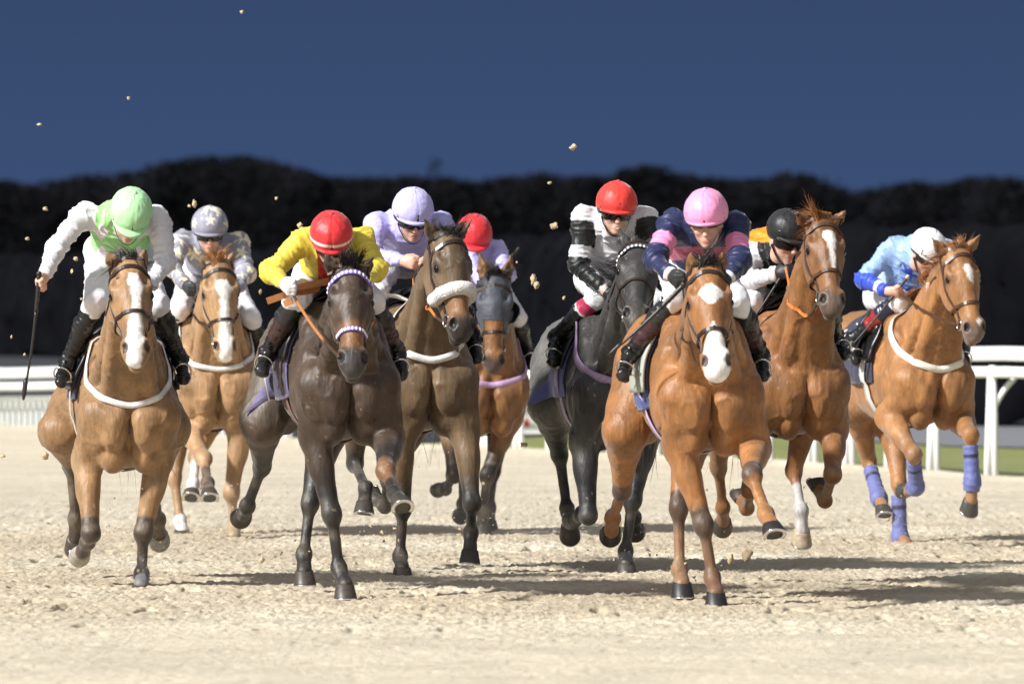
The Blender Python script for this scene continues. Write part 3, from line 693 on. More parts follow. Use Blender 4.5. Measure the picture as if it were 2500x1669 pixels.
    for nm, (S_, E_, W_, sg) in zip('RL', arms):
        hv_ = J.get('hand' + nm, {}); dh = nz(W_ - E_) if 'd' not in hv_ else nz(V(*hv_['d']))
        ac = nz(V(*hv_.get('ac', (.25 * -sg, -.2, -1)))); ac = nz(ac - dh * ac.dot(dh)); pn = np.cross(dh, ac); pn = pn if pn.dot(lf) * sg < 0 else -pn
        HRm = np.array([dh, ac, pn]); prims = []
        prims.append(('c', W_, W_ + dh * .03, .026, .027, .02)); prims.append(('e', W_ + dh * .052, HRm, (.046, .040, .020), .018))
        for i in range(4):
            ln = (.92, 1.0, .95, .80)[i]; b = W_ + dh * (.085 - .004 * abs(i - 1.2)) + ac * ((i - 1.5) * .0205) - pn * .004
            m1 = b + (dh * .018 + pn * .034) * ln; m2 = m1 + (-dh * .026 + pn * .012) * ln; m3 = m2 + (-dh * .014 - pn * .014) * ln
            prims += [('c', b, m1, .0105, .0098, .006), ('c', m1, m2, .0098, .0090, .004), ('c', m2, m3, .0090, .0080, .004)]
        tb = W_ + dh * .025 - ac * .030 + pn * .006; t1 = tb + dh * .034 - ac * .010 + pn * .014; t2 = t1 + dh * .026 + pn * .016 + ac * .006
        prims += [('c', tb, t1, .015, .0115, .012), ('c', t1, t2, .0112, .009, .006)]
        hands[nm] = (prims, W_ + dh * .075 + pn * .026, ac, dh, pn)
        for q in prims:
            if q[0] == 'c': F.cone(q[1], q[2], q[3], q[4], q[5])
            else: F.ell(q[1], q[2], q[3], q[4])
    v, q = F.mesh(0); del F
    w = v - Hc; lx, lf_, lz = w.dot(sd), w.dot(fd), w.dot(ud)
    c = np.array(SKIN)[None] * (.92 + .16 * vnoise(v * 30, 4))[:, None] * np.ones((len(v), 3))
    face = (np.abs(lx) < .1) & (lf_ > .02) & (np.abs(lz) < .15)
    lip = face * sst(.026, .018, np.abs(lx)) * sst(.014, .008, np.abs(lz + .080)) * (lf_ > .078)
    c = c * (1 - lip[:, None] * .55) + np.array((.42, .12, .10))[None] * lip[:, None] * .55
    if J.get('smile'):
        te = face * (np.abs(lx) < .021) * (np.abs(lz + .0795 - 6 * lx ** 2) < .0052) * (lf_ > .075); c = c * (1 - te[:, None]) + np.array((.72, .68, .62))[None] * te[:, None]
    chk = face * (sst(.035, .01, np.hypot(np.abs(lx) - .042, lz + .035)) + sst(.02, .008, np.hypot(lx, lz + .045))); c = c * (1 - .25 * chk[:, None]) + np.array((.58, .20, .15))[None] * .25 * chk[:, None]
    sb = face * sst(-.065, -.085, lz) * (1 - lip) * J.get('stubble', .12); c = c * (1 - sb[:, None] * .6)
    br = face * sst(.010, .004, np.abs(lz - .016)) * (np.abs(lx) > .012) * (np.abs(lx) < .055); c = c * (1 - br[:, None] * .75)
    mesh_obj('body', v, q, M['skin'], root, c)
    # --- garments
    bones = {0: (Ms, Mh), 1: (Rs, Re), 2: (Re, Rw), 3: (Ls, Le), 4: (Le, Lw)}
    def wrinkle(v, q, segs, amp, seed, fold=20):
        N = vnormals(v, q); best = np.full(len(v), 9.0); sd_ = np.zeros_like(v); tt = np.zeros(len(v))
        for a, b in segs:
            t, d = seg_t(v, a, b); m = d < best; best[m] = d[m]; sd_[m] = nz(b - a); tt[m] = t[m]
        al = (v * sd_).sum(1); pr = v - sd_ * al[:, None]
        g1 = vnoise(pr * 9 + sd_ * (al * fold)[:, None] + seed, seed); g2 = vnoise(v * 26 + seed, seed + 1); g3 = vnoise(pr * 5 + sd_ * (al * fold * .55)[:, None] + 7 + seed, seed + 2)
        g4 = vnoise(pr * 14 + sd_ * (al * fold * 1.9)[:, None] + 3 + seed, seed + 5); rd = (1 - np.abs(2 * g1 - 1)) ** 4; r2 = (1 - np.abs(2 * g3 - 1)) ** 5 + .7 * (1 - np.abs(2 * g4 - 1)) ** 4
        joint = .5 + .9 * np.abs(2 * tt - 1) ** 2
        return v + N * (amp * (1.1 * rd * joint + 1.2 * r2 + .15 * g2 - .8))[:, None]
    jp = J.get('bag', 1.0)
    F = Field(np.min(allp[:7], 0) - .20, np.max(allp[:7], 0) + .20, .0068)
    F.cone(Rs + tor * .02 - ZV * .02, Ls + tor * .02 - ZV * .02, .064, .064, .06); F.cone(Ms + tor * .07, Mh - tor * .02, .122, .112, .06, (lat, .82)); F.cone(nb - ZV * .02, nb + (nk - nb) * .45, .085, .058, .05)
    F.ell(Ms + tor * .22 - ZV * .03, np.array([lat, tor, nz(np.cross(lat, tor))]), (.165, .17, .11), .05)
    for S_, E_, W_, sg in arms:
        F.cone(S_, E_, .062 * jp, .055 * jp, .04); F.cone(E_, E_ + (W_ - E_) * .90, .053 * jp, .037 * jp, .03)
    v, q = F.mesh(1); del F
    v = wrinkle(v, q, list(bones.values()), .0085, 11 + int(J['cap'][0]))
    D = np.stack([seg_t(v, *bones[i])[1] - (.12 if i == 0 else .06) for i in range(5)], 1); Tt = np.stack([seg_t(v, *bones[i])[0] for i in range(5)], 1)
    zone = D.argmin(1); t = Tt[np.arange(len(v)), zone]
    la = (v - Ms).dot(lat); ta = (v - Ms).dot(tor); dn = nz(np.cross(lat, tor)); dn = dn if dn[2] < 0 else -dn; fr = (v - Ms).dot(dn)
    c = J['silk'](dict(v=v, zone=zone, t=t, la=la, ta=ta, fr=fr, n=len(v), ztop=(v - Ms)[:, 2], P=P, nb=np.linalg.norm(v - nb - (nk - nb) * .4, axis=1)))
    mesh_obj('jersey', v, q, M['silk'], root, c)
    F = Field(np.min([Mh, Rk, Lk], 0) - .22, np.max([Mh, Rk, Lk], 0) + .22, .0095)
    F.ell(Mh - tor * .02, np.array([lat, tor, dn]), (.165, .14, .125), .05); F.cone(Rh, Rk, .096, .064, .05); F.cone(Lh, Lk, .096, .064, .05)
    F.cone(Rk, Rk + nz(Ra - Rk) * .045, .063, .058, .03); F.cone(Lk, Lk + nz(La - Lk) * .045, .063, .058, .03)
    v, q = F.mesh(1); v = wrinkle(v, q, [(Rh, Rk), (Lh, Lk)], .007, 31, 14)
    bc = np.array(J.get('breech', (.74, .74, .78)))[None] * np.ones((len(v), 3))
    bo = mesh_obj('breeches', v, q, M['breeches'], root, bc)
    if J.get('thighmark'):
        pass
    for k_, a_, t_, sg in ((Rk, Ra, Rt, -1), (Lk, La, Lt, 1)):
        F = Field(np.min([k_, a_, t_], 0) - .12, np.max([k_, a_, t_], 0) + .12, .008)
        u1 = nz(a_ - k_); u2 = nz(t_ - a_)
        F.cone(k_ + u1 * .03, k_ + (a_ - k_) * .4, .056, .059, .03); F.cone(k_ + (a_ - k_) * .4, a_, .058, .040, .03); F.cone(a_, a_ - u2 * .035 + u1 * .03, .040, .033, .02)
        F.cone(a_ + u1 * .02, t_, .038, .034, .03, (nz(np.cross(u2, np.cross(u1, u2))), 1.2)); F.cone(a_ - u2 * .04 + u1 * .055, a_ - u2 * .02 + u1 * .06, .028, .028, .01)
        v, q = F.mesh(1); t, _ = seg_t(v, k_, a_)
        v = wrinkle(v, q, [(k_, a_), (a_, t_)], .0055 * 1, 51, 26)
        c = np.array([[.012, .012, .013]]) * np.ones((len(v), 3))
        for t0, t1, cl in J.get('bootc', []): c[(t >= t0) & (t < t1) & (np.abs(t - .999) > 0)] = cl
        mesh_obj('boot', v, q, M['boot'], root, c)
        # stirrup iron hangs from the saddle
        ball = a_ + (t_ - a_) * .72; mb = MB(); sdv = nz(np.cross(u2, ZV)); upv = nz(np.cross(sdv, u2)); upv = upv if upv[2] > 0 else -upv
        lp = [ball - upv * .045 + sdv * x for x in (-.045, 0, .045)] + [ball + sdv * .05 * math.cos(w_) + upv * (.068 * math.sin(w_) + .0) for w_ in np.linspace(.1, math.pi - .1, 12)]
        mb.tube(lp + [lp[0]], .0055, 6); st = mb.build('stirrup', M['metal'], G['saddle'])
        mb = MB(); tp = T(-.38, .22 * sg, .66); b0 = ball + upv * .075
        mb.strap([b0, (b0 + tp) / 2 + lf * sg * .02, tp], [lf * sg] * 3, [hp] * 3, .022, .005); mb.build('stirrup_leather', M['black'], G['saddle'], smooth=False)
    # --- gloves or bare hands
    if J.get('glove'):
        for nm in 'RL':
            prims, gp, ac, dh, pn = hands[nm]; ctr = gp
            F = Field(ctr - .16, ctr + .16, .006)
            for q_ in prims:
                if q_[0] == 'c': F.cone(q_[1], q_[2], q_[3] + .0032, q_[4] + .0032, q_[5])
                else: F.ell(q_[1], q_[2], np.array(q_[3]) + .0032, q_[4])
            v, q = F.mesh(0); mesh_obj('glove', v, q, M['breeches'], root, np.array(J['glove'])[None] * np.ones((len(v), 3)))
    # --- helmet shell, cap with peak and button, goggles, chin strap
    hk = J.get('hsc', 1.04); ra, rf, ru = .112 * hk, .132 * hk, .118 * hk
    def dome(po, az, k=1.0): return cc + k * (sd * ra * math.sin(po) * math.sin(az) + fd * rf * math.sin(po) * math.cos(az) + ud * ru * math.cos(po))
    nv, nh = 30, 72; vs_ = []
    for i in range(nv + 1):
        for k in range(nh):
            az = 2 * math.pi * k / nh; edge = 1.88 + .12 * max(-math.cos(az), 0); po = edge * i / nv + 1e-4
            vs_.append(dome(po, az))
    vs_ = np.array(vs_); f_ = i_ = np.repeat(np.arange(nv + 1) / nv, nh); azs = np.tile(np.arange(nh) * 2 * math.pi / nh, nv + 1)
    rad = vs_ - cc; sd_seed = int(J['cap'][0])
    g1 = vnoise(np.stack([azs * 2.2, f_ * 3.0, 0 * f_], 1) + sd_seed, 71); g1b = vnoise(np.stack([np.sin(azs) * 4, np.cos(azs) * 4, f_ * 7], 1) + sd_seed, 73)
    seam = np.abs(np.mod(azs + math.pi / 6, math.pi / 3) - math.pi / 6)
    k_ = 1 + .030 * (1 - np.abs(2 * g1b - 1)) ** 3 * (1 - f_) ** .4 + .018 * (g1 - .5) - .014 * np.exp(-(seam / .03) ** 2) * sst(0, .1, f_) * sst(1, .9, f_) + .02 * np.exp(-((f_ - .86) / .04) ** 2) * J.get('capband', .4)
    vs_ = cc + rad * k_[:, None]
    cl = np.array(J['capc'])[None] * np.ones((len(vs_), 3))
    lat_ = rad.dot(sd) / ra; upp = rad.dot(ud) / ru; frr = rad.dot(fd) / rf
    if J.get('capstar'):
        for ax_, az_ in ((0.0, .45), (1.15, .15), (-1.1, .2), (.75, .85), (-.6, .95)):
            yy = np.arctan2(lat_, frr) - ax_; m = star(yy * np.maximum(np.sin(np.arccos(np.clip(upp, -1, 1))), .3), upp - az_, .26); cl[m & (frr > -.4)] = J['capstar']
    if J.get('capstripe'): cl[(f_ > .80) & (f_ < .87)] = J['capstripe']
    fs = [(i * nh + k, i * nh + (k + 1) % nh, (i + 1) * nh + (k + 1) % nh, (i + 1) * nh + k) for i in range(nv) for k in range(nh)]
    # peak
    o = len(vs_); pk = []; npk = 22
    for i in range(5):
        for k in range(npk + 1):
            az = -1.15 + 2.3 * k / npk; u_ = i / 4; x = math.cos(az * math.pi / 2.3); p = dome(1.84, az, 1.005) + (fd - ud * .38) * J.get('peak', .042) * u_ * max(x, 0) ** .7
            pk.append(p)
    for i in range(5):
        for k in range(npk + 1): pk.append(pk[i * (npk + 1) + k] - ud * .006)
    n2 = npk + 1
    for i in range(4):
        for k in range(npk):
            q4 = (o + i * n2 + k, o + i * n2 + k + 1, o + (i + 1) * n2 + k + 1, o + (i + 1) * n2 + k); fs.append(q4); fs.append(tuple(x + 5 * n2 for x in q4)[::-1])
    for k in range(npk): fs.append((o + 4 * n2 + k, o + 4 * n2 + k + 1, o + 9 * n2 + k + 1, o + 9 * n2 + k))
    vs_ = np.concatenate([vs_, np.array(pk)]); cl = np.concatenate([cl, np.array(J['capc'])[None] * np.ones((len(pk), 3))])
    cap = mesh_obj('cap', vs_, fs, M['silk'], root, cl); sm = cap.modifiers.new('thick', 'SOLIDIFY'); sm.thickness = .004; sm.offset = -1
    mb = MB(); tp = dome(0, 0, 1.03); mb.tube([tp - ud * .008, tp + ud * .004, tp + ud * .009], [.014, .013, .004], 12); mb.c = [J['capc']] * len(mb.v); mb.build('cap_button', M['silk'], cap)
    mb = MB(); nv2, nh2 = 8, 48
    for i in range(nv2 + 1):
        for k in range(nh2):
            az = 2 * math.pi * k / nh2; side = abs(math.sin(az)); back = max(-math.cos(az), 0)
            p0, p1 = 1.45, 1.93 + .22 * side ** 2 + .25 * back; po = p0 + (p1 - p0) * i / nv2; mb.v.append(tuple(dome(min(po, 2.3), az, .965 if i < nv2 else .92)))
    mb.f = [(i * nh2 + k, i * nh2 + (k + 1) % nh2, (i + 1) * nh2 + (k + 1) % nh2, (i + 1) * nh2 + k) for i in range(nv2) for k in range(nh2)]
    hm = mb.build('helmet', M['black'], root); sm = hm.modifiers.new('thick', 'SOLIDIFY'); sm.thickness = .008; sm.offset = -1
    mb = MB(); ar = []
    for x in np.linspace(-1, 1, 15): ar.append(Hd(.083 * x, .010 + .075 * (1 - x * x) ** .6, -.02 - .108 * (1 - x * x) ** .55 - .002))
    ar = [Hd(.083 * x, .005 + .070 * (1 - abs(x) ** 2.2), -.03 - .100 * (1 - abs(x) ** 2.6)) for x in np.linspace(-1, 1, 19)]
    mb.strap(ar, [nz(p - Hd(0, 0, -.03)) for p in ar], [nz(np.cross(nz(ar[min(i + 1, 18)] - ar[max(i - 1, 0)]), nz(ar[i] - Hd(0, 0, -.03)))) for i in range(19)], .013, .003); mb.build('chin_strap', M['black'], hm, smooth=False)
    if J.get('goggles', True):
        mb = MB(); na, nl = 33, 9; cl = []
        zt, zb = J.get('gog', (.028, -.036))
        for i in range(nl):
            for k in range(na):
                az = -1.35 + 2.7 * k / (na - 1); f = i / (nl - 1); z = zt + (zb - zt) * f; x = math.sin(az); nose = math.exp(-(az / .16) ** 2)
                if f > .5: z += nose * .020 * (f - .5) * 2
                z = z + (abs(az) / 1.35) ** 3 * (.010 * f)
                bul = .012 * math.sin(math.pi * f) ** .5 * math.cos(az / 1.35 * 1.5)
                mb.v.append(tuple(Hd((.083 + bul) * x, (.104 + bul) * math.cos(az) - .004, z)))
        mb.f = [(i * na + k, i * na + k + 1, (i + 1) * na + k + 1, (i + 1) * na + k) for i in range(nl - 1) for k in range(na - 1)]
        gg = mb.build('goggles', M['goggle'] if not J.get('cleargog') else M['cleargog'], root); sm = gg.modifiers.new('thick', 'SOLIDIFY'); sm.thickness = .006; sm.offset = -1
        mb = MB()
        for sg in (0, 1):
            rr = [dome(1.90, az, .99) + ud * (-.006 + .004 * math.cos(az)) for az in np.linspace(-1.1, 1.1, 17)]
        mb.strap(rr, [nz(p - cc) for p in rr], [ud] * 17, .022, .004); mb.build('goggle_strap', M['black'], gg, smooth=False)
    return dict(root=root, hands=hands, P=P)
M['cleargog'] = principled('clear_goggle', (.10, .08, .08), .05, noise=(40, .8, 1.2), Transmission_Weight=.85, IOR=1.1)

def whip(G, lab, top, bot, rad=.010, colr=(.018, .017, .017), knob=None, fk=1.25):
    a, b = np.asarray(top), np.asarray(bot); loc = G['loc']
    o = empty('whip', tuple(loc + (a + b) / 2)); tag(o, lab, 'whip', 'whips carried by the riders'); m = (a + b) / 2; a, b = a - m, b - m
    u = nz(b - a); L = np.linalg.norm(b - a); mb = MB(); n = 14
    sidev = nz(np.cross(u, V(0, 1, 0)))
    pts_ = [a + u * L * t + sidev * .015 * math.sin(t * math.pi) * L for t in np.linspace(.30, .84, n)]; mb.tube(pts_, list(np.linspace(rad * .85, rad * .55, n)), 8, colr); mb.build('shaft', M['whip'], o)
    mb = MB(); mb.tube([a + u * L * t + sidev * .015 * math.sin(t * math.pi) * L for t in np.linspace(0.02, .31, n)], [rad * (1.15 if i % 2 else 1.0) for i in range(n)], 10, colr); g = mb.build('grip', M['whip'], o)
    mb = MB(); mb.tube([a - u * .004, a + u * .004, a + u * .022], [rad * .9, rad * 1.5, rad * 1.2], 10, knob or colr); mb.build('knob', M['whip'], o)
    mb = MB(); mb.tube([a + u * L * t for t in (.83, .86, .95, 1.0)], [rad * .6, rad * fk, rad * fk * .92, rad * .5], 8, colr); mb.build('flap', M['whip'], o)
M['greypad'] = principled('grey_saddle_pad', (.36, .38, .34), .6, noise=(30, .9, 1.06), bump=[(200, .2, .001, one)])

# ------------------------------------------------------------------ ground, rails, hedge, wood
M['sand'] = bpy.data.materials.new('track_sand'); M['sand'].use_nodes = True
def sand_nodes(m):
    t = m.node_tree; b = t.nodes['Principled BSDF']; b.inputs['Roughness'].default_value = .95; b.inputs['Specular IOR Level'].default_value = .15
    co = t.nodes.new('ShaderNodeTexCoord').outputs['Object']
    def noise(sc, det, stretch=(1, 1, 1), rough=.6):
        mp = t.nodes.new('ShaderNodeMapping'); mp.inputs['Scale'].default_value = stretch; t.links.new(co, mp.inputs['Vector'])
        n = t.nodes.new('ShaderNodeTexNoise'); n.inputs['Scale'].default_value = sc; n.inputs['Detail'].default_value = det; n.inputs['Roughness'].default_value = rough
        t.links.new(mp.outputs[0], n.inputs['Vector']); return n.outputs['Fac']
    r = t.nodes.new('ShaderNodeValToRGB'); e = r.color_ramp.elements
    e[0].position = .28; e[0].color = (.52, .43, .31, 1); e[1].position = .55; e[1].color = (.71, .635, .495, 1)
    q = e.new(.75); q.color = (.78, .725, .60, 1)
    t.links.new(noise(14, 9, rough=.75), r.inputs[0])
    n2 = noise(.9, 4); mr = t.nodes.new('ShaderNodeMapRange'); mr.inputs['From Min'].default_value = .35; mr.inputs['From Max'].default_value = .65; mr.inputs['To Min'].default_value = .84; mr.inputs['To Max'].default_value = 1.04; t.links.new(n2, mr.inputs[0])
    x = t.nodes.new('ShaderNodeMix'); x.data_type = 'RGBA'; x.blend_type = 'MULTIPLY'; x.inputs[0].default_value = 1; t.links.new(r.outputs[0], x.inputs[6]); t.links.new(mr.outputs[0], x.inputs[7])
    at = t.nodes.new('ShaderNodeAttribute'); at.attribute_name = 'Col'; x2 = t.nodes.new('ShaderNodeMix'); x2.data_type = 'RGBA'; x2.blend_type = 'MULTIPLY'; x2.inputs[0].default_value = 1
    t.links.new(x.outputs[2], x2.inputs[6]); t.links.new(at.outputs['Color'], x2.inputs[7]); t.links.new(x2.outputs[2], b.inputs['Base Color'])
    u = t.nodes.new('ShaderNodeBump'); u.inputs['Strength'].default_value = .7; u.inputs['Distance'].default_value = .02; t.links.new(noise(55, 6, rough=.7), u.inputs['Height']); t.links.new(u.outputs[0], b.inputs['Normal'])
sand_nodes(M['sand'])
M['grass'] = principled('grass', (.19, .21, .065), .9, noise=(3, .75, 1.25), bump=[(30, .5, .03, one)])
M['asphalt'] = principled('road_asphalt', (.17, .175, .195), .9, noise=(8, .85, 1.1))
M['plastic'] = principled('white_rail_plastic', (.80, .81, .80), .35, noise=(6, .93, 1.02))
M['board'] = principled('white_board', (.78, .78, .78), .5, attr='Col', noise=(3, .95, 1.02))
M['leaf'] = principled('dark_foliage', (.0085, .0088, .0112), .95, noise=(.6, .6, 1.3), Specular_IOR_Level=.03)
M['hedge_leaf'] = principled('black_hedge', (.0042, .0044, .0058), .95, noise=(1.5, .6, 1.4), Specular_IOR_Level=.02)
M['clod'] = principled('sand_clod', (.55, .43, .27), .95, noise=(30, .6, 1.1), bump=[(60, .6, .01, one)])
M['board_red'] = principled('red_lettering', (.55, .05, .06), .5, noise=(8, .9, 1.05))

RAIL = np.array([(14.5, 34.0), (9.0, 55.5), (4.2, 74.7), (3.14, 79.0), (2.45, 81.7), (0.02, 87.3), (-6.1, 102.0), (-14, 120.0), (-45, 170)])
def rail_y(x): return np.interp(-x, -RAIL[:, 0], RAIL[:, 1])
def rail_px(u):                                        # point of the rail line seen at column u
    k = (u - UC) / FPX; xs = np.linspace(13.5, -14, 5000); ys = rail_y(xs); i = np.argmin(np.abs(xs - k * ys)); return xs[i], ys[i]
def rail_dz(y): return np.interp(y, [74.7, 86.8, 102, 130], [0, -.15, -.45, -.8])
def sand_h(x, y):
    p = np.stack([x, y, 0 * x], 1)
    churn = sst(39.0, 44, y) * sst(75, 54, y) * .75 + .16
    h = .014 * (vnoise(p * V(2.2, 1.1, 1), 1) - .5) + .014 * (vnoise(p * V(5.0, 2.6, 1), 2) - .5) * churn
    r = 1 - np.abs(2 * vnoise(p * V(24, 11, 1), 3) - 1); h += .008 * (r ** 2 - .35) * churn * (.4 + 1.2 * vnoise(p * V(1.1, .8, 1), 12))
    c = vnoise(p * V(38, 17, 1), 4); h += .015 * np.maximum(c - .55, 0) / .45 * churn; c2 = vnoise(p * V(9, 5, 1), 14); h -= .035 * sst(.72, .84, c2) * churn
    h += .009 * (vnoise(p * V(60, 24, 1), 6) - .5) * (churn * .7 + .25)
    return h
def build_sand():
    xs = np.concatenate([np.linspace(-60, -6, 30), np.linspace(-5.6, -3.7, 60)[:-1], np.arange(-3.7, 3.7, .0105), np.linspace(3.7, 5.6, 60), np.linspace(6, 60, 30)])
    ys = np.concatenate([np.linspace(-40, 32, 20), np.arange(34, 60, .034), np.arange(60, 108, .16), np.linspace(110, 175, 30)])
    X, Y = np.meshgrid(xs, ys, indexing='ij'); n, m = X.shape; x, y = X.ravel(), Y.ravel()
    z = sand_h(x, y); yr = rail_y(x); z = z - .05 * sst(-1.2, .3, y - yr) + .05 * np.exp(-((y - yr + .6) / .8) ** 2) - .30 * sst(.5, 3, y - yr)
    i = np.arange(n * m).reshape(n, m); F = np.stack([i[:-1, :-1].ravel(), i[1:, :-1].ravel(), i[1:, 1:].ravel(), i[:-1, 1:].ravel()], 1)
    keep = (y - yr)[F].min(1) < 3.5
    ch = sst(40, 45, y) * sst(64, 56, y) * sst(.30, .60, vnoise(np.stack([x * .8, y * .55, 0 * x], 1), 15) * .8 + .15); wet = 1 - ch[:, None] * np.array([.15, .18, .22])[None]   # turned-up damp sand
    o = mesh_obj('sand_track', np.stack([x, y, z], 1), F[keep], M['sand'], col=wet); tag(o, 'pale churned sand of the racetrack', 'track', kind='structure')
build_sand()
def ground_sheet(name, poly, mat, lab, cat, z):
    o = mesh_obj(name, [(x, y, zz) for (x, y), zz in zip(poly, z)], [tuple(range(len(poly)))], mat, smooth=False); tag(o, lab, cat, kind='structure')
big = 2600
gx = np.concatenate([[-2600, -400, -60], np.linspace(-30, 12, 43), [60, 400, 2600]]); gy = np.concatenate([[-400, 0, 40, 60], np.linspace(70, 230, 81), [400, 2600]])
GX, GY = np.meshgrid(gx, gy, indexing='ij'); dzz = np.interp(GY - rail_y(GX), [-60, 0, 30], [-.4, -.06, -.06]); dzz = np.where(GX < -1, np.minimum(dzz, dzz + .0), dzz)
gi = np.arange(GX.size).reshape(GX.shape); GF = np.stack([gi[:-1, :-1].ravel(), gi[1:, :-1].ravel(), gi[1:, 1:].ravel(), gi[:-1, 1:].ravel()], 1)
tag(mesh_obj('grass', np.stack([GX.ravel(), GY.ravel(), dzz.ravel()], 1), GF, M['grass']), 'mown green grass beyond the rail', 'grass', kind='structure')
HED = [(120, 70), (40, 88), (14, 96), (8, 103.5), (5, 107), (2, 118), (-3, 165), (-8, 200), (-14, 216), (-40, 260)]
rd = [(x - .25, y - 15) for x, y in HED[:6]] + [(x - .25, y - 78) for x, y in HED[6:]]
rd_f = [(x, y + 30) for x, y in HED]
M['far_ground'] = principled('unlit_ground', (.020, .022, .028), .95, noise=(1.5, .8, 1.2))
rv = [(x, y, -.045) for x, y in rd] + [(x, y, -.045) for x, y in rd_f]; nn = len(rd)
tag(mesh_obj('road', rv, [(i, nn + i, nn + i + 1, i + 1) for i in range(5)], M['asphalt'], smooth=False), 'grey service road between the grass and the hedge', 'road', kind='structure')
tag(mesh_obj('ground', rv, [(i, nn + i, nn + i + 1, i + 1) for i in range(5, nn - 1)], M['far_ground'], smooth=False), 'dark rough ground beyond the rail', 'ground', kind='structure')

def leaf_quads(mb_v, mb_f, c, r, rs):
    a = nz(rs.normal(0, 1, 3)); b = nz(np.cross(a, rs.normal(0, 1, 3))); o = len(mb_v)
    mb_v += [c - a * r - b * r * .6, c + a * r - b * r * .6, c + a * r + b * r * .6, c - a * r + b * r * .6]; mb_f.append((o, o + 1, o + 2, o + 3))
def hedge():
    rs = np.random.default_rng(3); vs, fs = [], []
    seg = [(V(*a, 0), V(*b, 0)) for a, b in zip(HED[:-1], HED[1:])]
    mbx = MB()
    pts = [np.array(HED[0] + (0,), float)]
    for a, b in seg:
        n = max(int(np.linalg.norm(b - a) / .22), 1); pts += [a + (b - a) * (k + 1) / n for k in range(n)]
    pts = np.array(pts); tg = np.gradient(pts, axis=0); tg /= np.linalg.norm(tg, axis=1)[:, None]; sd = np.stack([tg[:, 1], -tg[:, 0], 0 * tg[:, 0]], 1)
    prof = [(-.62, 0), (-.68, .5), (-.66, 1.0), (-.6, 1.6), (-.48, 2.1), (-.25, 2.38), (0, 2.45), (.3, 2.36), (.55, 2.0), (.65, 1.2), (.65, 0)]; m = len(prof); gv = np.concatenate([pts + sd * o_ + ZV * z_ for o_, z_ in prof])
    gv = gv + (vnoise(gv * V(1.6, 1.6, 1.8), 81)[:, None] - .5) * V(.35, .35, .30) + (vnoise(gv * 5.0, 82)[:, None] - .5) * .14
    L_ = len(pts); mbx.add(gv, [(r_ * L_ + k, r_ * L_ + k + 1, (r_ + 1) * L_ + k + 1, (r_ + 1) * L_ + k) for r_ in range(m - 1) for k in range(L_ - 1)])
    for _ in range(9000):
        c = gv[rs.integers(len(gv))] + rs.normal(0, .05, 3); leaf_quads(vs, fs, c, rs.uniform(.02, .045), rs)
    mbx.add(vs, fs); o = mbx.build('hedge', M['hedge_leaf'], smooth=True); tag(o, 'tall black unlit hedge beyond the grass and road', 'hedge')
hedge()
PROF = [(-300, 415), (0, 418), (60, 425), (120, 418), (200, 402), (330, 396), (400, 372), (480, 357), (560, 360), (640, 368), (700, 386), (740, 402), (800, 408), (900, 412), (960, 405), (1080, 421), (1150, 405), (1230, 400), (1330, 412), (1400, 402), (1480, 386), (1560, 400), (1640, 410), (1740, 412), (1800, 405), (1860, 410), (1920, 434), (1960, 440), (2050, 425), (2150, 420), (2230, 410), (2349, 415), (2650, 420)]
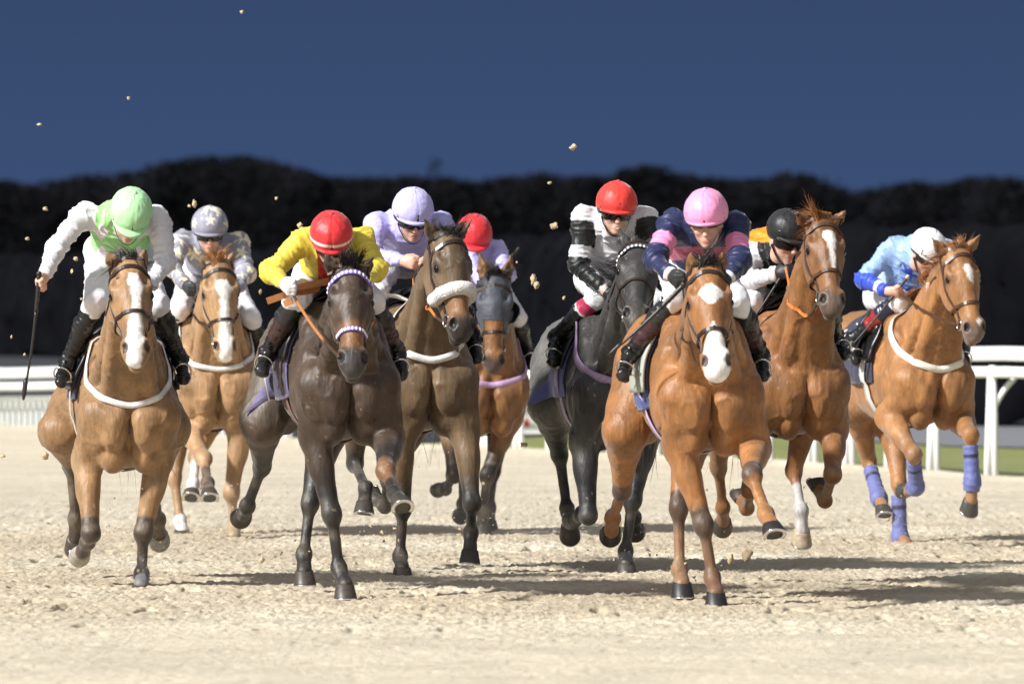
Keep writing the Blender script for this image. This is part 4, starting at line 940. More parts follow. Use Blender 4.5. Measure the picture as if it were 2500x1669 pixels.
def wood():
    rs = np.random.default_rng(5); Y = 480.0; s = FPX / Y; vs, fs = [], []
    pu = np.array([p[0] * 1.0643 for p in PROF]); pv = np.array([p[1] * 1.0643 for p in PROF])
    mbx = MB()
    us_ = np.concatenate([np.arange(-6000, -420, 40.0), np.arange(-420, 3000, 9.0), np.arange(3000, 9000, 40.0)]); tp = HC - (np.interp(us_, pu, pv - 6) + 14 * (vnoise(np.stack([us_ / 55, 0 * us_, 0 * us_], 1), 61) - .5) + 9 * (vnoise(np.stack([us_ / 17, 0 * us_, 0 * us_], 1), 62) - .5) - VH) / s
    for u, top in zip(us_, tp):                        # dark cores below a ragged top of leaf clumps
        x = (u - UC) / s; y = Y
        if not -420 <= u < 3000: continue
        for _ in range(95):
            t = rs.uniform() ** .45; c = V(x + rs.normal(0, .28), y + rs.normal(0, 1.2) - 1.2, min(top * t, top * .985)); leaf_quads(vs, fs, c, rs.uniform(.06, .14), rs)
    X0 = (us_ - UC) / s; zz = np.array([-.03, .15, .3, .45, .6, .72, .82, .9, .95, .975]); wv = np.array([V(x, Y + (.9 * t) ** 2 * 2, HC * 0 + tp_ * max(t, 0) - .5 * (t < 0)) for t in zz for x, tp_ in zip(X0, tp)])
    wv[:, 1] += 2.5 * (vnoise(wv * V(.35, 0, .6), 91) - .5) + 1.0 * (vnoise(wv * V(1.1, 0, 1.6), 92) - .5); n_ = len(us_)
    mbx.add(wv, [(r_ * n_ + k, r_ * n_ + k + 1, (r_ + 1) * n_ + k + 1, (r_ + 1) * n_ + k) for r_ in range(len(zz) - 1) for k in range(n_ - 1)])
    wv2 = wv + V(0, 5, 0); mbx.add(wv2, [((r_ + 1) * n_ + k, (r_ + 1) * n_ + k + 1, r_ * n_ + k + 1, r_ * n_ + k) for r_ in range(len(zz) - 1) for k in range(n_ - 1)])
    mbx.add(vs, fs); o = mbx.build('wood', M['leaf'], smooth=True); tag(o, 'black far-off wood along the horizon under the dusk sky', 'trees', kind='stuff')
    for u, v0, hgt in ((1062, 384, 0),):               # one taller, thinner tree
        o = empty('tree', ((u - UC) / (FPX / 520), 520, 0)); tag(o, 'slim bare tree rising faintly above the middle of the far wood', 'tree')
        top = HC - (v0 - VH) * 520 / FPX; mb = MB(); mb.tube([V(0, 0, -.2), V(.05, 0, top * .4), V(0, 0, top * .7)], [.10, .06, .01], 7)
        for _ in range(60):
            t = rs.uniform(.45, .97); an = rs.uniform(0, 6.28); L = 1.0 * (1.05 - t); p = V(0, 0, top * t * .85); mb.tube([p, p + V(math.cos(an) * L, math.sin(an) * L, .5 * L + .2)], [.03, .008], 4)
        mb.build('trunk', M['leaf'], o); v2, f2 = [], []
        for _ in range(420):
            t = rs.uniform(.5, 1.0); an = rs.uniform(0, 6.28); L = rs.uniform() ** .5 * 1.9 * (1.12 - t) + .1; leaf_quads(v2, f2, V(math.cos(an) * L, math.sin(an) * L, top * t), rs.uniform(.04, .10), rs)
        mb = MB(); mb.add(v2, f2); mb.build('crown', M['leaf'], o, smooth=False)
wood()

def rails():
    root = empty('running_rail', (4.2, 74.7, 0)); R0 = V(4.2, 74.7, 0); tag(root, 'white plastic running rail along the far side of the sand', 'rail')
    xs = np.linspace(13.0, -7.2, 80); ys = rail_y(xs) + .35
    # smooth the bend
    for _ in range(6): ys[1:-1] = (ys[:-2] + 2 * ys[1:-1] + ys[2:]) / 4
    dz = rail_dz(ys)
    def sweep(name, z, w, h):
        mb = MB(); n = 12; vs = []
        for i in range(80):
            t = nz(V(xs[min(i + 1, 79)] - xs[max(i - 1, 0)], ys[min(i + 1, 79)] - ys[max(i - 1, 0)], 0)); b = np.cross(t, ZV)
            for k in range(n):
                a = 2 * math.pi * k / n; vs.append(V(xs[i], ys[i], z + dz[i]) - R0 + b * w * math.cos(a) + ZV * h * math.sin(a))
        mb.add(vs, [(i * n + k, i * n + (k + 1) % n, (i + 1) * n + (k + 1) % n, (i + 1) * n + k) for i in range(79) for k in range(n)])
        mb.build(name, M['plastic'], root)
    sweep('top_rail', 1.085, .055, .064); sweep('lower_rail', .922, .05, .050)
    for u in (4200, 3850, 3520, 3230, 2980, 2770, 2585, 2425, 2282, 2178, 2075, 1985, 1876, 1780, 1690, 1600, 1510, 1425, 1345, 1265, 1180, 1090, 1000, 900, 790, 690, 604):
        x, y = rail_px(u); y += .33; d = rail_dz(y); mb = MB(); b = V(x, y, d) - R0
        side = V(.9, .0, 0); mb.tube([b + V(-.045, 0, -.3), b + V(.0, 0, .95)], .030, 10); mb.tube([b + V(.042, -.02, -.3), b + V(.03, -.02, .55), b + V(.012, 0, .98)], .031, 10)
        mb.tube([b + V(.035, 0, .62), b + V(.075, 0, .70), b + V(.135, 0, .79), b + V(.22, 0, .885)], .026, 8); mb.build('post', M['plastic'], root)
    for k in range(3, 78, 6):                           # joint sleeves
        for z, w, h in ((1.085, .060, .069), (.922, .055, .055)):
            p = V(xs[k], ys[k], z + dz[k]) - R0; t = nz(V(xs[k + 1] - xs[k], ys[k + 1] - ys[k], dz[k + 1] - dz[k])); b = nz(np.cross(t, ZV)); mb = MB(); n = 12
            mb.add([p + t * o_ + b * w * math.cos(2 * math.pi * i / n) + ZV * h * math.sin(2 * math.pi * i / n) for o_ in (-.05, .05) for i in range(n)], [(i, (i + 1) % n, n + (i + 1) % n, n + i) for i in range(n)] + [tuple(range(n))[::-1], tuple(range(n, 2 * n))]); mb.build('joint', M['plastic'], root)
    # boards hung behind the rail
    for i, (u0, u1, z0, z1, lab) in enumerate(((1150, 1500, .33, 1.14, 'white advertising board with blurred red marks behind the dark grey horse'), (560, 760, .62, .92, 'plain white board behind the rail between the tan and the dark brown horses'), (-60, 190, .64, .80, 'plain white board above the pickets at far left'))):
        xa, ya = rail_px(u0); xb, yb = rail_px(u1); ya += 2.2; yb += 2.2; da, db = rail_dz(ya), rail_dz(yb); o = empty('advertising_board', (xa, ya, 0)); tag(o, lab, 'board', 'boards along the rail')
        a = V(0, 0, da); b = V(xb - xa, yb - ya, db); mb = MB(); t = nz(b - a); w = np.cross(t, ZV) * .02
        mb.add([a - w + ZV * z0, b - w + ZV * z0, b + w + ZV * z0, a + w + ZV * z0, a - w + ZV * z1, b - w + ZV * z1, b + w + ZV * z1, a + w + ZV * z1], [(0, 1, 5, 4), (2, 3, 7, 6), (4, 5, 6, 7), (0, 4, 7, 3), (1, 2, 6, 5), (3, 2, 1, 0)], (.66, .68, .67) if i else (.74, .75, .75)); mb.build('panel', M['board'], o, smooth=False)
        for f in (.02, .98): mb = MB(); p = a + (b - a) * f; mb.tube([p + V(0, .06, -.3), p + V(0, .06, z1)], .025, 8); mb.build('leg', M['plastic'], o)
        if i == 0:
            L = np.linalg.norm(b - a); tt = nz(b - a)
            for f, zz, wd, hh in ((.42, .44, .085, .09), (.66, .44, .07, .09), (.42, .72, .05, .08), (.56, .72, .09, .07), (.80, .45, .08, .08)):
                mb = MB(); c = a + (b - a) * f + ZV * zz + np.cross(tt, ZV) * (.026 if np.cross(tt, ZV)[1] < 0 else -.026); mb.tube([c - tt * wd * .5 - ZV * hh * .3, c + ZV * hh * .4, c + tt * wd * .5 - ZV * hh * .3], .022, 8); mb.build('lettering', M['board_red'], o)
    # pickets far left
    xa, ya = rail_px(-80); xb, yb = rail_px(700); ya += 1.2; yb += 1.2; o = empty('picket_fence', (xa, ya, 0)); tag(o, 'low white picket fence at far left behind the sand', 'fence')
    a = V(0, 0, rail_dz(ya)); b = V(xb - xa, yb - ya, rail_dz(yb)); mb = MB(); L = np.linalg.norm(b - a); n = 52
    for i in range(n): p = a + (b - a) * (i / (n - 1)); mb.box(p + V(-.024, -.01, -.3), p + V(.024, .01, .80))
    mb.build('pickets', M['plastic'], o, smooth=False); mb = MB()
    for z in (.78,): mb.tube([a + ZV * z, b + ZV * z], .03, 8)
    mb.build('top_bar', M['plastic'], o)
rails()

# ------------------------------------------------------------------ kicked-up clods of sand in the air
CLODS = [(97, 304, 6, 'small pale sand clod high in the sky at far left'), (314, 240, 5, 'small pale sand clod high in the sky above the green cap'), (1400, 360, 9, 'pale sand clod in the sky right of centre'), (474, 497, 8, None), (462, 503, 5, None), (1354, 552, 9, None), (1302, 682, 13, 'largest sand clod, in mid-air between the hooded horse and the dark grey horse'), (1310, 697, 9, None), (110, 510, 6, None), (67, 582, 5, None), (185, 632, 6, None), (176, 662, 5, None), (397, 735, 6, None), (635, 712, 6, None), (675, 484, 5, None), (733, 550, 7, None), (640, 668, 5, None), (1377, 727, 6, None), (1342, 446, 5, None), (200, 730, 4, None), (28, 822, 4, None), (60, 865, 4, None), (560, 790, 4, None), (1262, 640, 4, None), (110, 1112, 8, 'brown sand clod over the sand behind the bay horse at far left'), (6, 1112, 7, 'brown sand clod at the left edge above the sand'), (1824, 1354, 12, 'brown sand clod bouncing beside the leading horse hooves'), (1784, 1364, 11, None), (640, 1365, 9, None), (232, 1478, 8, None), (45, 1530, 8, None), (1280, 1085, 9, 'pale sand clod against the grass beside the dark grey horse'), (1885, 620, 4, None), (1830, 545, 5, None), (590, 30, 5, 'tiny dark clod high in the sky left of centre')]
def clods():
    for i, (u, v, r, lab) in enumerate(CLODS):
        rs = np.random.default_rng(100 + i); Y = 49.5 + rs.uniform(-2, 3); p = PX(u, v, Y); s = Y / FPX; R = r * s * .95
        vs = []; n1, n2 = 9, 14
        for a in range(n1):
            for b in range(n2): th, ph = math.pi * a / (n1 - 1), 2 * math.pi * b / n2; vs.append(V(math.sin(th) * math.cos(ph), math.sin(th) * math.sin(ph), math.cos(th)))
        vs = np.array(vs); k = .45 + 1.0 * vnoise(vs * 1.7 + i * 3.1, 8) + .5 * (vnoise(vs * 4 + i, 9) - .5); sc = rs.uniform(.6, 1.3, 3); vs = vs * k[:, None] * R * sc
        fs = [(a * n2 + b, a * n2 + (b + 1) % n2, (a + 1) * n2 + (b + 1) % n2, (a + 1) * n2 + b) for a in range(n1 - 1) for b in range(n2)]
        o = mesh_obj('sand_clod', vs, fs, M['clod'], loc=tuple(p)); tag(o, lab or 'small crumb of sand flying in mid-air among the horses', 'sand clod', 'clods of sand flying through the air')
clods()

def spray():
    rs = np.random.default_rng(17); vs, fs = [], []
    feet = [(345, 1430), (205, 1350), (388, 1310), (185, 1340), (850, 1450), (742, 1412), (980, 1396), (1147, 1340), (590, 1262), (890, 1240), (1395, 1290), (1530, 1388), (1750, 1470), (1668, 1436), (1500, 1300), (1890, 1290), (1960, 1325), (1766, 1285), (2218, 1330), (2155, 1245), (512, 1205), (446, 1300), (572, 1312), (1178, 1292)]
    for u, v_ in feet:
        gy = max(v_ + 12, 1330 if v_ < 1330 else v_ + 5); Y = FPX * HC / (gy - VH)
        for _ in range(60):
            r = abs(rs.normal(0, 1)); p = V((u - UC) * Y / FPX + rs.normal(0, .16), Y + abs(rs.normal(0, .8)), abs(rs.normal(0, .10)) * (1 + r) + .01)
            q = (rs.uniform(.003, .009) if rs.uniform() < .88 else rs.uniform(.009, .020)); d = [p + nz(rs.normal(0, 1, 3)) * q for _ in range(4)]; o = len(vs); vs += d; fs += [(o, o + 1, o + 2), (o, o + 2, o + 3), (o, o + 3, o + 1), (o + 1, o + 3, o + 2)]
    o = mesh_obj('sand_spray', np.array(vs), [tuple(f) for f in fs], M['clod'], smooth=False); tag(o, 'fine spray of sand grains kicked up around the hooves', 'sand', kind='stuff')
spray()

def dust():
    m = bpy.data.materials.new('sand_dust'); m.use_nodes = True; t = m.node_tree; t.nodes.clear(); o = t.nodes.new('ShaderNodeOutputMaterial'); v = t.nodes.new('ShaderNodeVolumePrincipled')
    v.inputs['Color'].default_value = (.86, .78, .66, 1); v.inputs['Density'].default_value = .011; v.inputs['Anisotropy'].default_value = .2; t.links.new(v.outputs[0], o.inputs['Volume'])
    mb = MB(); mb.box((-9, 48.5, -.25), (9, 66, .42)); d = mb.build('dust', m, smooth=False); tag(d, 'thin low veil of kicked-up sand dust behind the leading hooves', 'dust', kind='stuff')
dust()

# ------------------------------------------------------------------ who runs in this race
def mixc(c, m, k): c[m] = k; return c
def plain(col): return lambda a: np.array(col)[None] * np.ones((a['n'], 3))
WHITE, NAVY, PINK = (.66, .66, .70), (.016, .022, .075), (.76, .25, .46)
def silk_green(a):
    c = np.array(WHITE)[None] * np.ones((a['n'], 3)); g = (.34, .68, .27); b = a['zone'] == 0
    u, w = a['la'] * 9.5, a['ztop'] * 8.0
    dia = (np.abs(np.mod(u + .5, 1) - .5) + np.abs(np.mod(w + .25, 1) - .5)) < .40
    c[b] = g; c[b & dia & (a['ztop'] < -.03)] = (.74, .70, .76); c[(np.abs(a['la']) > .19)] = WHITE
    return c
def silk_stars(a):
    c = np.array((.27, .27, .34))[None] * np.ones((a['n'], 3)); y = (.78, .72, .50)
    for z, off in ((1, 0), (3, .4), (2, .2), (4, .6)):
        m = a['zone'] == z; t = (a['t'] * .29 + off * .1) / .125; k = np.floor(t); v = a['v']
        an = np.arctan2(v[:, 0] - v[m, 0].mean(), -(v[:, 1] - v[m, 1].mean())) / 1.6
        c[m & star(np.mod(an + .5 * np.mod(k, 2), 1) - .5, t - k - .5, .42, k)] = y
    m = a['zone'] == 0
    for la, zz in ((-.1, -.09), (.1, -.1), (0, -.22)): c[m & star(a['la'] - la, a['ztop'] - zz, .045)] = y
    return c
def silk_yellow(a):
    c = np.array((.68, .555, .07))[None] * np.ones((a['n'], 3)); c[(a['zone'] == 0) & (np.abs(a['la'] + .03) < .055) & (a['ztop'] < -.06)] = (.50, .02, .02); return c
def silk_white_black(a):
    c = np.array(WHITE)[None] * np.ones((a['n'], 3)); k = (.016, .018, .018); z, t = a['zone'], a['t']
    for s in (1, 3): c[(z == s) & (t > .10)] = k; c[(z == s) & (t > .60) & (t < .84)] = WHITE
    for s in (2, 4): c[(z == s) & (t < .90)] = k
    return c
def silk_navy(a):
    c = np.array(NAVY)[None] * np.ones((a['n'], 3)); z, t = a['zone'], a['t']
    for s in (1, 3): c[(z == s) & (t > .42) & (t < .74)] = PINK
    c[(z == 0) & (a['ztop'] < -.12) & (a['ztop'] > -.19)] = (.42, .10, .17)
    for s in (2, 4): c[(z == s) & (t > .91)] = WHITE
    return c
def silk_orange(a):
    c = np.array((.013, .013, .013))[None] * np.ones((a['n'], 3)); z, t = a['zone'], a['t']
    for s in (1, 2, 3, 4): c[z == s] = WHITE
    top = (a['ztop'] > .005) & ((z == 0) | (t < .20) & ((z == 1) | (z == 3))); c[top] = (.80, .26, .012); return c
def silk_blue(a):
    L, R = (.27, .41, .70), (.035, .075, .52); c = np.array(L)[None] * np.ones((a['n'], 3)); z, t = a['zone'], a['t']
    for s in (2, 4): c[(z == s)] = R; c[(z == s) & (t > .62) & (t < .76)] = WHITE
    for s in (1, 3): c[(z == s) & (t > .93)] = R
    for la, ta in ((-.06, .12), (.05, .2), (-.1, .28), (.12, .1)): c[(z == 0) & star(a['la'] - la, a['ta'] - ta, .05)] = R
    c[(z == 0) & (a['ta'] > .40)] = R
    return c
CH = (.33, .155, .05); BAY = (.30, .125, .036); BLK = (.012, .011, .011)
LIL = (.47, .44, .80)
horses = dict(
A=dict(gy=1430, st=(310, 1146), yaw=6, label='bay horse at far left with a long white blaze, under the pale green cap', coat=(.265, .150, .068), points=(.045, .032, .026), pt=(.75, 1.05), mane=(.018, .015, .013), tail=.3,
  lf=((350, 1300, -.12), (346, 1402, .3), (345, 1440, -1)), rf=((222, 1302, -.25), (214, 1322, 1), (192, 1362, 1)), rh=((174, 1135, 1.2), (184, 1265, .4), (184, 1345, 1)), lh=((372, 1185, 1.1), (386, 1268, 1), (390, 1325, 1)),
  poll=(314, 652, -.75), muz=(334, 884, -1), hyaw=6, earR=(264, 614), earL=(354, 611), white=[[(.16, .01, .016), (.22, .015, .034), (.33, .018, .030), (.45, .016, .015), (.60, .010, .026), (.75, .0, .038), (.92, -.012, .040), (1.04, -.012, .03)]], nost=(.05, .035, .03),
  marks=dict(lf=[('low', (.13, .13, .14), (.5, .7))]), hands=dict(l=(350, 715, -.15), r=None), breast=((.75, .74, .73), .36, .66), clotha=2, clothc=(.028, .030, .075), nose=.55, girthc=(.5, .48, .46), hoofw=dict(lh=(.30, .28, .25), rf=(.34, .31, .27)), fdir=(-.3, .8, -.1)),
B=dict(gy=1310, st=(527, 1050), yaw=6, label='chestnut horse second from left, behind, with a broad white blaze and a white girth strap', coat=(.33, .192, .092), mane=(.33, .15, .05), tail=.3, sc=1.02,
  rf=((498, 1120, -.45), (507, 1178, -1), (512, 1210, -1)), lf=((565, 1204, -.15), (571, 1290, .3), (572, 1316, -1)), rh=((425, 1165, .7), (440, 1270, -.4), (447, 1306, -1)), lh=((478, 1115, .6), (472, 1182, -.5), (466, 1209, -1)),
  poll=(532, 648, -.65), muz=(551, 874, -1), hyaw=10, earR=(500, 624), earL=(568, 622), white=[[(.20, .0, .03), (.28, .01, .045), (.40, .01, .024), (.58, .008, .026), (.8, .0, .034), (1.04, -.0, .034)]], nost=(.06, .04, .04),
  marks=dict(rf=[('low', (.06, .035, .025), (.2, .5))], rh=[('low', (.74, .71, .68), (.85, 1.0))], lh=[('low', (.76, .73, .70), (.1, .4))], lf=[('low', (.36, .26, .16), (.1, .4))]), hands=dict(r=(462, 702, -.1), l=(560, 702, -.1)), breast=((.70, .69, .68), .40, .60), clothc=(.028, .030, .075), nose=.62),
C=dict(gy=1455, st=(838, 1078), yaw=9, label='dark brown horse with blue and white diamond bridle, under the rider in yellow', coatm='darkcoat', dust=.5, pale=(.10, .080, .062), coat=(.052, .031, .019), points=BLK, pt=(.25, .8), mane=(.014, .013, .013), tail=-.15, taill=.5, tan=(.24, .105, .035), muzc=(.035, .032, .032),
  rf=((810, 1255, -.2), (827, 1385, .2), (852, 1450, -1)), lf=((942, 1150, -.52), (964, 1204, -1), (984, 1232, -1)), rh=((640, 1138, 1.3), (604, 1235, .6), (588, 1268, 1)), lh=((757, 1228, .75), (742, 1352, -.3), (743, 1418, -1)),
  poll=(854, 666, -.72), muz=(862, 910, -1), hyaw=4, earR=(795, 622), earL=(909, 630), numoff=.085, hands=dict(r=(708, 708, -.2), l=(884, 700, -.15)), reinc=(.42, .165, .055), reinloops=[[(652, 735, -.30), (690, 722, -.27), (712, 712, -.24)], [(712, 706, -.24), (760, 694, -.16), (806, 686, -.08), (850, 684, .0)], [(712, 714, -.22), (745, 712, -.16), (776, 704, -.08)], [(694, 742, -.2), (714, 734, -.22)]], studs=2, studc=(.16, .10, .42), clothx=-.90, clotha=32, flare=.08, clothc=(.026, .024, .06), clothedge=(.15, .12, .26), girthc=(.20, .12, .10), number=('9', -.80, .30, .26, -1), nose=.64, tack='brownleather', marks=dict(lf=[('up', (.16, .075, .03), (0, .1))])),
D=dict(gy=1400, st=(1036, 1055), yaw=9, label='tall brown horse with a white fleece noseband and black legs, head turned to the right', coat=(.130, .082, .042), dust=.6, points=BLK, pt=(.45, .95), mane=(.025, .02, .018), maneside=1, muzc=(.018, .016, .016), tail=.3, tan=(.26, .12, .045),
  rf=((983, 1240, -.1), (977, 1357, 0), (985, 1402, -1)), lf=((1152, 1228, -.28), (1149, 1300, .5), (1147, 1356, -.6)), rh=((866, 1130, .9), (893, 1190, -1), (888, 1248, -1)), lh=((948, 1170, .9), (940, 1235, .5), (898, 1205, 1)),
  poll=(1092, 584, -.55), muz=(1128, 826, -1), hyaw=30, earR=(1034, 533), earL=(1150, 540), fleece=True, hands=dict(r=(1006, 634, -.12), l=(1062, 640, -.05)), reinc=(.55, .20, .05), breast=((.72, .71, .69), .42, .74), breastw=.042, clothc=(.028, .030, .075), nose=.56, sag=.10),
E=dict(gy=1305, st=(1188, 1060), yaw=7, label='bay horse in a dark blinkered hood behind the brown horse with the fleece noseband', coat=(.19, .085, .028), points=BLK, pt=(.3, .85), mane=(.03, .028, .028), muzc=(.05, .035, .03), mz0=.84, tail=-.3, hood=(.045, .050, .070), sc=.98,
  rf=((1108, 1160, -.2), (1088, 1194, 1), (1070, 1198, 1)), lf=((1190, 1160, -.1), (1179, 1248, .2), (1176, 1297, -1)), rh=((1130, 1150, 1.0), (1130, 1230, .5), (1125, 1262, 1)), lh=((1205, 1150, .8), (1196, 1238, .2), (1194, 1290, -1)),
  poll=(1209, 682, -.6), muz=(1204, 904, -1), hyaw=-3, hands=dict(r=(1192, 705, -.1), l=(1212, 702, -.05)), breast=((.42, .27, .46), .34, .56), breastw=.042, clothc=(.028, .030, .075)),
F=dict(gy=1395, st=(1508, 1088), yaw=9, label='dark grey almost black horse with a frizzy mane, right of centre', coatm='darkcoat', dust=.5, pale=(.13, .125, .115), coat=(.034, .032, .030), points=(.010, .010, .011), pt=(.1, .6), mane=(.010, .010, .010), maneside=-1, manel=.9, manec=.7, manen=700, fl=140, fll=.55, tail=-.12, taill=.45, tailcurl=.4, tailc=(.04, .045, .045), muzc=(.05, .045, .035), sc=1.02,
  rf=((1436, 1258, -.25), (1420, 1256, 1), (1396, 1272, 1)), lf=((1544, 1221, -.1), (1527, 1345, 0), (1530, 1394, -1)), rh=((1366, 1108, 1.1), (1384, 1240, -.4), (1394, 1312, 1)), lh=((1542, 1180, 1.0), (1548, 1262, 1), (1553, 1302, 1)),
  poll=(1557, 615, -.55), muz=(1553, 797, -1), hyaw=12, hands=dict(r=(1492, 716, -.1), l=(1560, 700, -.1)), studs=1, studc=(.02, .02, .02), breast=((.42, .28, .46), .36, .60), breastw=.045, clothx=-.72, clotha=24, clothc=(.10, .11, .30), girthc=(.50, .42, .58), nose=.52),
G=dict(gy=1475, dust=.45, st=(1720, 1105), yaw=7, label='leading chestnut horse with a white diamond on the forehead and a white muzzle', coat=(.275, .118, .036), mane=(.025, .018, .014), tail=0, tailc=(.10, .09, .08), grackle=True,
  rf=((1718, 1282, -.2), (1739, 1408, .2), (1753, 1468, -1)), lf=((1836, 1160, -.5), (1870, 1254, -1), (1892, 1298, -1)), lh=((1657, 1240, .7), (1659, 1388, -.3), (1669, 1442, -1)), rh=((1519, 1198, 1.2), (1496, 1264, .8), (1491, 1312, 1)),
  poll=(1724, 663, -.75), muz=(1752, 918, -1), hyaw=3, earR=(1685, 618), earL=(1765, 614), white=[[(.20, -.0, .004), (.25, .0, .045), (.29, .0, .056), (.33, .0, .045), (.395, .0, .008), (.40, 0, .0)], [(.55, .0, .002), (.60, .0, .014), (.66, .0, .03), (.74, .0, .048), (.86, .0, .062), (1.05, .0, .06)]], nost=(.06, .04, .04), points=(.055, .032, .022), pt=(.70, 1.0),
  marks=dict(rf=[('low', (.13, .062, .03), (.2, .5))], lf=[('up', (.06, .03, .02), (.25, .6)), ('low', (.30, .125, .035), (.05, .3))], lh=[('low', (.22, .12, .06), (.2, .4))], rh=[('low', (.25, .105, .03), (.0, .3))]), hoofc=(.022, .021, .022), hands=dict(r=(1664, 690, -.25), l=(1770, 690, -.2)), saddlem='greypad', sada=-16, clotha=34, clothc=(.035, .055, .20), girthc=(.55, .42, .62), nose=.62, sag=.16),
H=dict(gy=1440, st=(1945, 1065), yaw=10, label='tall chestnut horse second from right with a white stripe tapering down its forehead, head high', coat=(.215, .092, .029), mane=(.30, .12, .035), tail=.1, muzc=(.10, .075, .06), sc=.92,
  lf=((2033, 1158, -.35), (2014, 1222, 1), (1992, 1178, 1)), rf=((1832, 1195, -.4), (1823, 1240, 1), (1806, 1208, 1)), rh=((1754, 1140, 1.0), (1765, 1238, .4), (1766, 1292, 1)), lh=((1938, 1148, .9), (1956, 1245, -.6), (1959, 1328, -1)),
  poll=(2006, 549, -.5), muz=(2034, 762, -1), hyaw=13, HL=.62, earR=(1941, 520), earL=(2062, 518), white=[[(.16, .012, .030), (.22, .012, .042), (.28, .014, .026), (.36, .016, .016), (.58, .014, .010), (.60, .014, .004)]], fl=900, fll=1.1, fdir=(-.55, .75, -.1),
  marks=dict(lh=[('low', (.46, .44, .43), (.28, .36))]), points=None, hands=dict(r=(1916, 652, -.15), l=(1985, 665, -.1)), reinc=(.60, .19, .05), sag=.17, clothc=(.05, .05, .055), nose=.60, tack='brownleather', hoofw=dict(lh=(.40, .32, .22))),
I=dict(gy=1330, st=(2255, 1042), yaw=18, label='chestnut horse at far right with blue leg bandages and a small white star', coat=(.295, .135, .046), mane=(.30, .125, .04), maneside=-1, tail=.5, tailc=(.09, .05, .03), muzc=(.16, .12, .10), sc=.98,
  rf=((2231, 1109, -.45), (2238, 1190, 1), (2206, 1200, 1)), lf=((2370, 1062, -.4), (2375, 1175, .4), (2367, 1248, 1)), rh=((2122, 1125, 1.0), (2146, 1212, -1), (2160, 1252, -1)), lh=((2195, 1180, .6), (2198, 1312, -.3), (2222, 1334, -1)),
  poll=(2334, 617, -.6), muz=(2382, 828, -1), hyaw=20, earR=(2273, 580), earL=(2392, 573), white=[[(.20, .008, .014), (.26, .010, .024), (.34, .014, .020), (.42, .016, .008)], [(.80, .02, .002), (.84, .02, .016), (.88, .02, .004)]], fdir=(.0, .8, .1),
  bandages=['rf', 'lf', 'rh', 'lh'], hands=dict(r=(2196, 716, -.2), l=(2290, 706, -.15)), breast=((.76, .74, .66), .38, .68), breastw=.045, clothx=-.92, clotha=22, clothc=(.022, .024, .055), girthc=(.62, .60, .57), nose=.63, tack='brownleather', number=('2', -.84, .60, .26, -1), hoofc=(.05, .045, .04)),
)
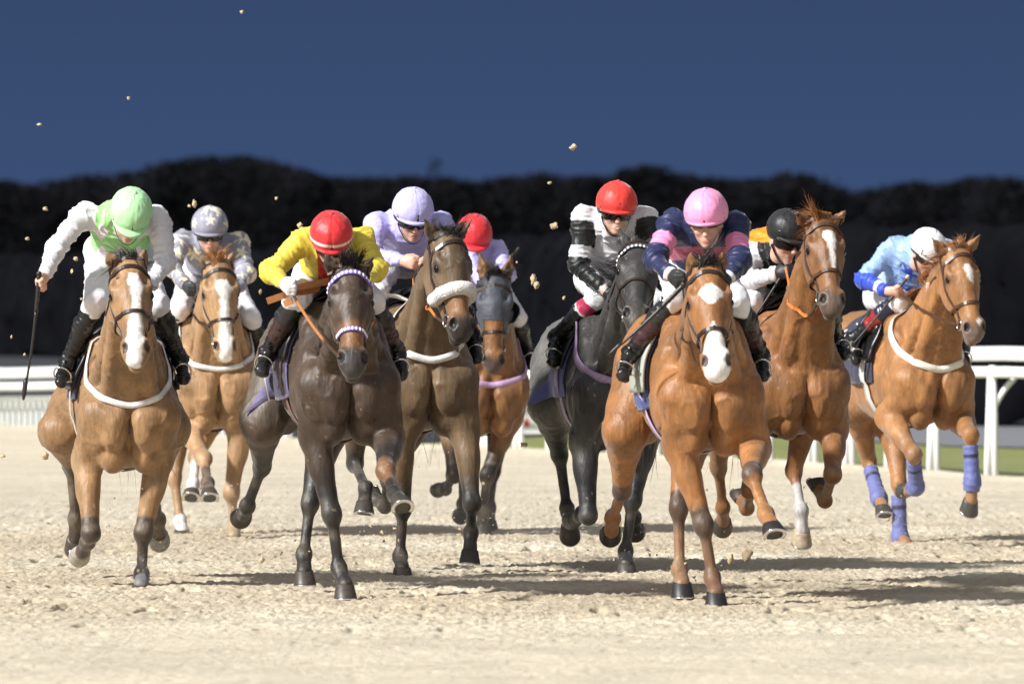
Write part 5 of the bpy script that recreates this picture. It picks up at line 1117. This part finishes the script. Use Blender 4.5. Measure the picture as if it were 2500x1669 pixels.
riders = dict(
A=dict(label='person in pale green cap and white sleeves on the far left horse, whip hand lowered', cap=(322, 505, -.10), face=(8, 40, -6), shR=(206, 520, .08), shL=(386, 530, .08), elR=(138, 605, -.4), elL=(405, 640, -.3), wrR=(108, 676, -1), wrL=(362, 700, -1), knR=(232, 738, .10), knL=(382, 745, .10), anR=(166, 880, 1), anL=(424, 880, 1), toR=(148, 932, -1), toL=(448, 925, -1), hsc=1.03, silk=silk_green, capc=(.42, .74, .39), handR=dict(ac=(.0, -.1, -1), d=(-.35, -.75, -.55))),
B=dict(label='person in grey cap and silks with yellow stars, second from left', cap=(512, 540, -.08), face=(4, 12, 0), shR=(443, 585, .08), shL=(583, 590, .08), elR=(422, 655, -1), elL=(600, 668, -1), wrR=(452, 696, -1), wrL=(578, 705, -1), knR=(448, 770, .10), knL=(602, 775, .10), anR=(410, 870, 1), anL=(617, 875, 1), toR=(398, 905, -1), toL=(625, 908, -1), hsc=1.05, peak=.02, silk=silk_stars, capc=(.27, .27, .34), capstar=(.78, .72, .50), glove=(.03, .035, .04)),
C=dict(label='person in yellow silks and red cap with white band, orange reins in gloved hand', cap=(809, 560, -.15), peak=.02, face=(3, 30, 0), shR=(742, 585, .05), shL=(884, 585, .05), elR=(662, 665, -.5), elL=(918, 655, -.6), wrR=(694, 694, -1), wrL=(890, 690, -1), knR=(752, 752, .10), knL=(905, 755, .10), anR=(660, 858, 1), anL=(938, 865, 1), toR=(640, 905, -1), toL=(948, 915, -1), hsc=1.0, silk=silk_yellow, capc=(.62, .035, .040), capstripe=(.80, .72, .72), glove=(.66, .66, .70), bootc=[(0, .42, (.02, .02, .021)), (.42, .75, (.045, .022, .022))]),
D=dict(label='person in plain lilac silks and lilac cap, bare hand forward on the rein', cap=(1009, 500, -.10), face=(14, 20, 0), shR=(920, 545, .10), shL=(1076, 545, .10), elR=(908, 624, -1), elL=(1112, 615, -1), wrR=(984, 637, -1), wrL=(1058, 640, -1), knR=(922, 706, .10), knL=(1116, 720, .12), anR=(915, 830, 1), anL=(1135, 835, 1), toR=(905, 870, -1), toL=(1140, 880, -1), peak=.02, silk=plain(LIL), capc=(.50, .47, .82)),
E=dict(label='person in red cap and lilac sleeves half hidden behind the tall brown horse, whip raised', cap=(1159, 560, -.08), face=(8, 26, -3), shR=(1108, 600, .05), shL=(1212, 610, .05), elR=(1150, 640, -1), elL=(1235, 668, -1), wrR=(1180, 690, -1), wrL=(1216, 700, -1), knR=(1110, 770, .10), knL=(1258, 770, .10), anR=(1085, 860, 1), anL=(1268, 860, 1), toR=(1075, 890, -1), toL=(1275, 890, -1), silk=plain(LIL), capc=(.62, .035, .045), glove=(.05, .035, .04)),
F=dict(label='person smiling in red cap and white silks with black sleeves, on the dark grey horse', cap=(1506, 484, -.10), face=(8, 8, -3), shR=(1425, 530, .10), shL=(1577, 528, .10), elR=(1412, 648, -.6), elL=(1604, 636, -1), wrR=(1478, 710, -1), wrL=(1556, 692, -1), knR=(1466, 728, .10), knL=(1605, 740, .10), anR=(1390, 838, 1), anL=(1618, 850, 1), toR=(1372, 890, -1), toL=(1625, 890, -1), peak=.025, hipdrop=.36, hipback=.30, smile=True, silk=silk_white_black, capc=(.68, .05, .04), glove=(.02, .02, .02), bootc=[(0, .34, (.38, .035, .085)), (.34, .37, (.5, .5, .5))]),
G=dict(label='person in pink cap and navy silks with pink armbands, on the leading chestnut horse', cap=(1723, 505, -.12), face=(-6, 15, 2), shR=(1642, 545, .05), shL=(1796, 548, .05), elR=(1600, 636, -1), elL=(1806, 640, -1), wrR=(1640, 674, -1), wrL=(1775, 682, -1), knR=(1652, 738, .10), knL=(1792, 742, .10), anR=(1548, 862, 1), anL=(1838, 870, 1), toR=(1522, 918, -1), toL=(1846, 918, -1), peak=.012, hsc=1.0, silk=silk_navy, capc=(.78, .30, .52), glove=(.022, .022, .024), bootc=[(0, .45, (.02, .02, .02)), (.45, .8, (.05, .02, .025))], gog=(.036, -.006)),
H=dict(label='person in black cap, orange shoulders and white sleeves bent low behind the tall chestnut', cap=(1922, 548, .0), face=(34, 18, 0), shR=(1846, 590, .25), shL=(1968, 596, .12), elR=(1814, 690, -.3), elL=(1990, 668, -.6), wrR=(1896, 668, -1), wrL=(1965, 668, -1), knR=(1836, 742, .15), knL=(2015, 740, .10), anR=(1800, 850, 1), anL=(2030, 830, 1), toR=(1790, 890, -1), toL=(2036, 872, -1), hsc=.90, peak=.03, silk=silk_orange, capc=(.018, .018, .020), glove=(.02, .02, .021), cleargog=True, stubble=.3, hipback=.44, bootc=[(0, .4, (.035, .045, .04))]),
I=dict(label='person in white cap and blue silks at far right, whip pointing down and back', cap=(2270, 592, -.02), face=(38, 34, 0), shR=(2184, 602, .25), shL=(2310, 612, .10), elR=(2108, 682, -.4), elL=(2332, 680, -.8), wrR=(2166, 710, -1), wrL=(2290, 700, -1), knR=(2206, 752, .12), knL=(2338, 748, .10), anR=(2112, 838, 1), anL=(2350, 850, 1), toR=(2094, 882, -1), toL=(2352, 890, -1), hsc=.95, peak=.02, hipdrop=.32, silk=silk_blue, capc=(.80, .80, .82), hipback=.44, bootc=[(0, .42, (.018, .020, .045)), (.42, .68, (.25, .022, .02))], handR=dict(ac=(-.6, -.1, .75), d=(.75, -.6, -.1))),
)
import os, time
ONLY = os.environ.get('ONLY', '')
for key in ONLY or 'ABCDEFGHI':
    t0 = time.time()
    G = horse(horses[key]); R = rider(G, riders[key]); h = R['hands']
    P = G['P']
    if key == 'A': c = h['R'][1]; whip(G, 'long black whip hanging from the bare hand of the rider in the green cap', P(96, 664, c[1] - .02), P(57, 976, c[1] + .05), .011)
    if key == 'E': c = h['R'][1]; whip(G, 'thin black whip held up by the rider half hidden behind the tall brown horse', P(1188, 716, c[1]), P(1268, 602, c[1] - .12), .008)
    if key == 'G': c = h['R'][1]; whip(G, 'black whip slanting down from the gloved hand of the rider in the pink cap', P(1672, 692, c[1] - .02), P(1484, 868, c[1] + .02), .013, fk=.8)
    if key == 'H': c = h['R'][1]; whip(G, 'black whip slanting down beside the leg of the rider in the black cap', P(1928, 640, c[1]), P(1811, 816, c[1] + .02), .009)
    if key == 'I': c = h['R'][1]; whip(G, 'black whip with a pale knob held by the rider in the white cap', P(2218, 673, c[1] - .01), P(2052, 874, c[1] + .05), .009, knob=(.6, .48, .3))
    print('built', key, round(time.time() - t0, 1))
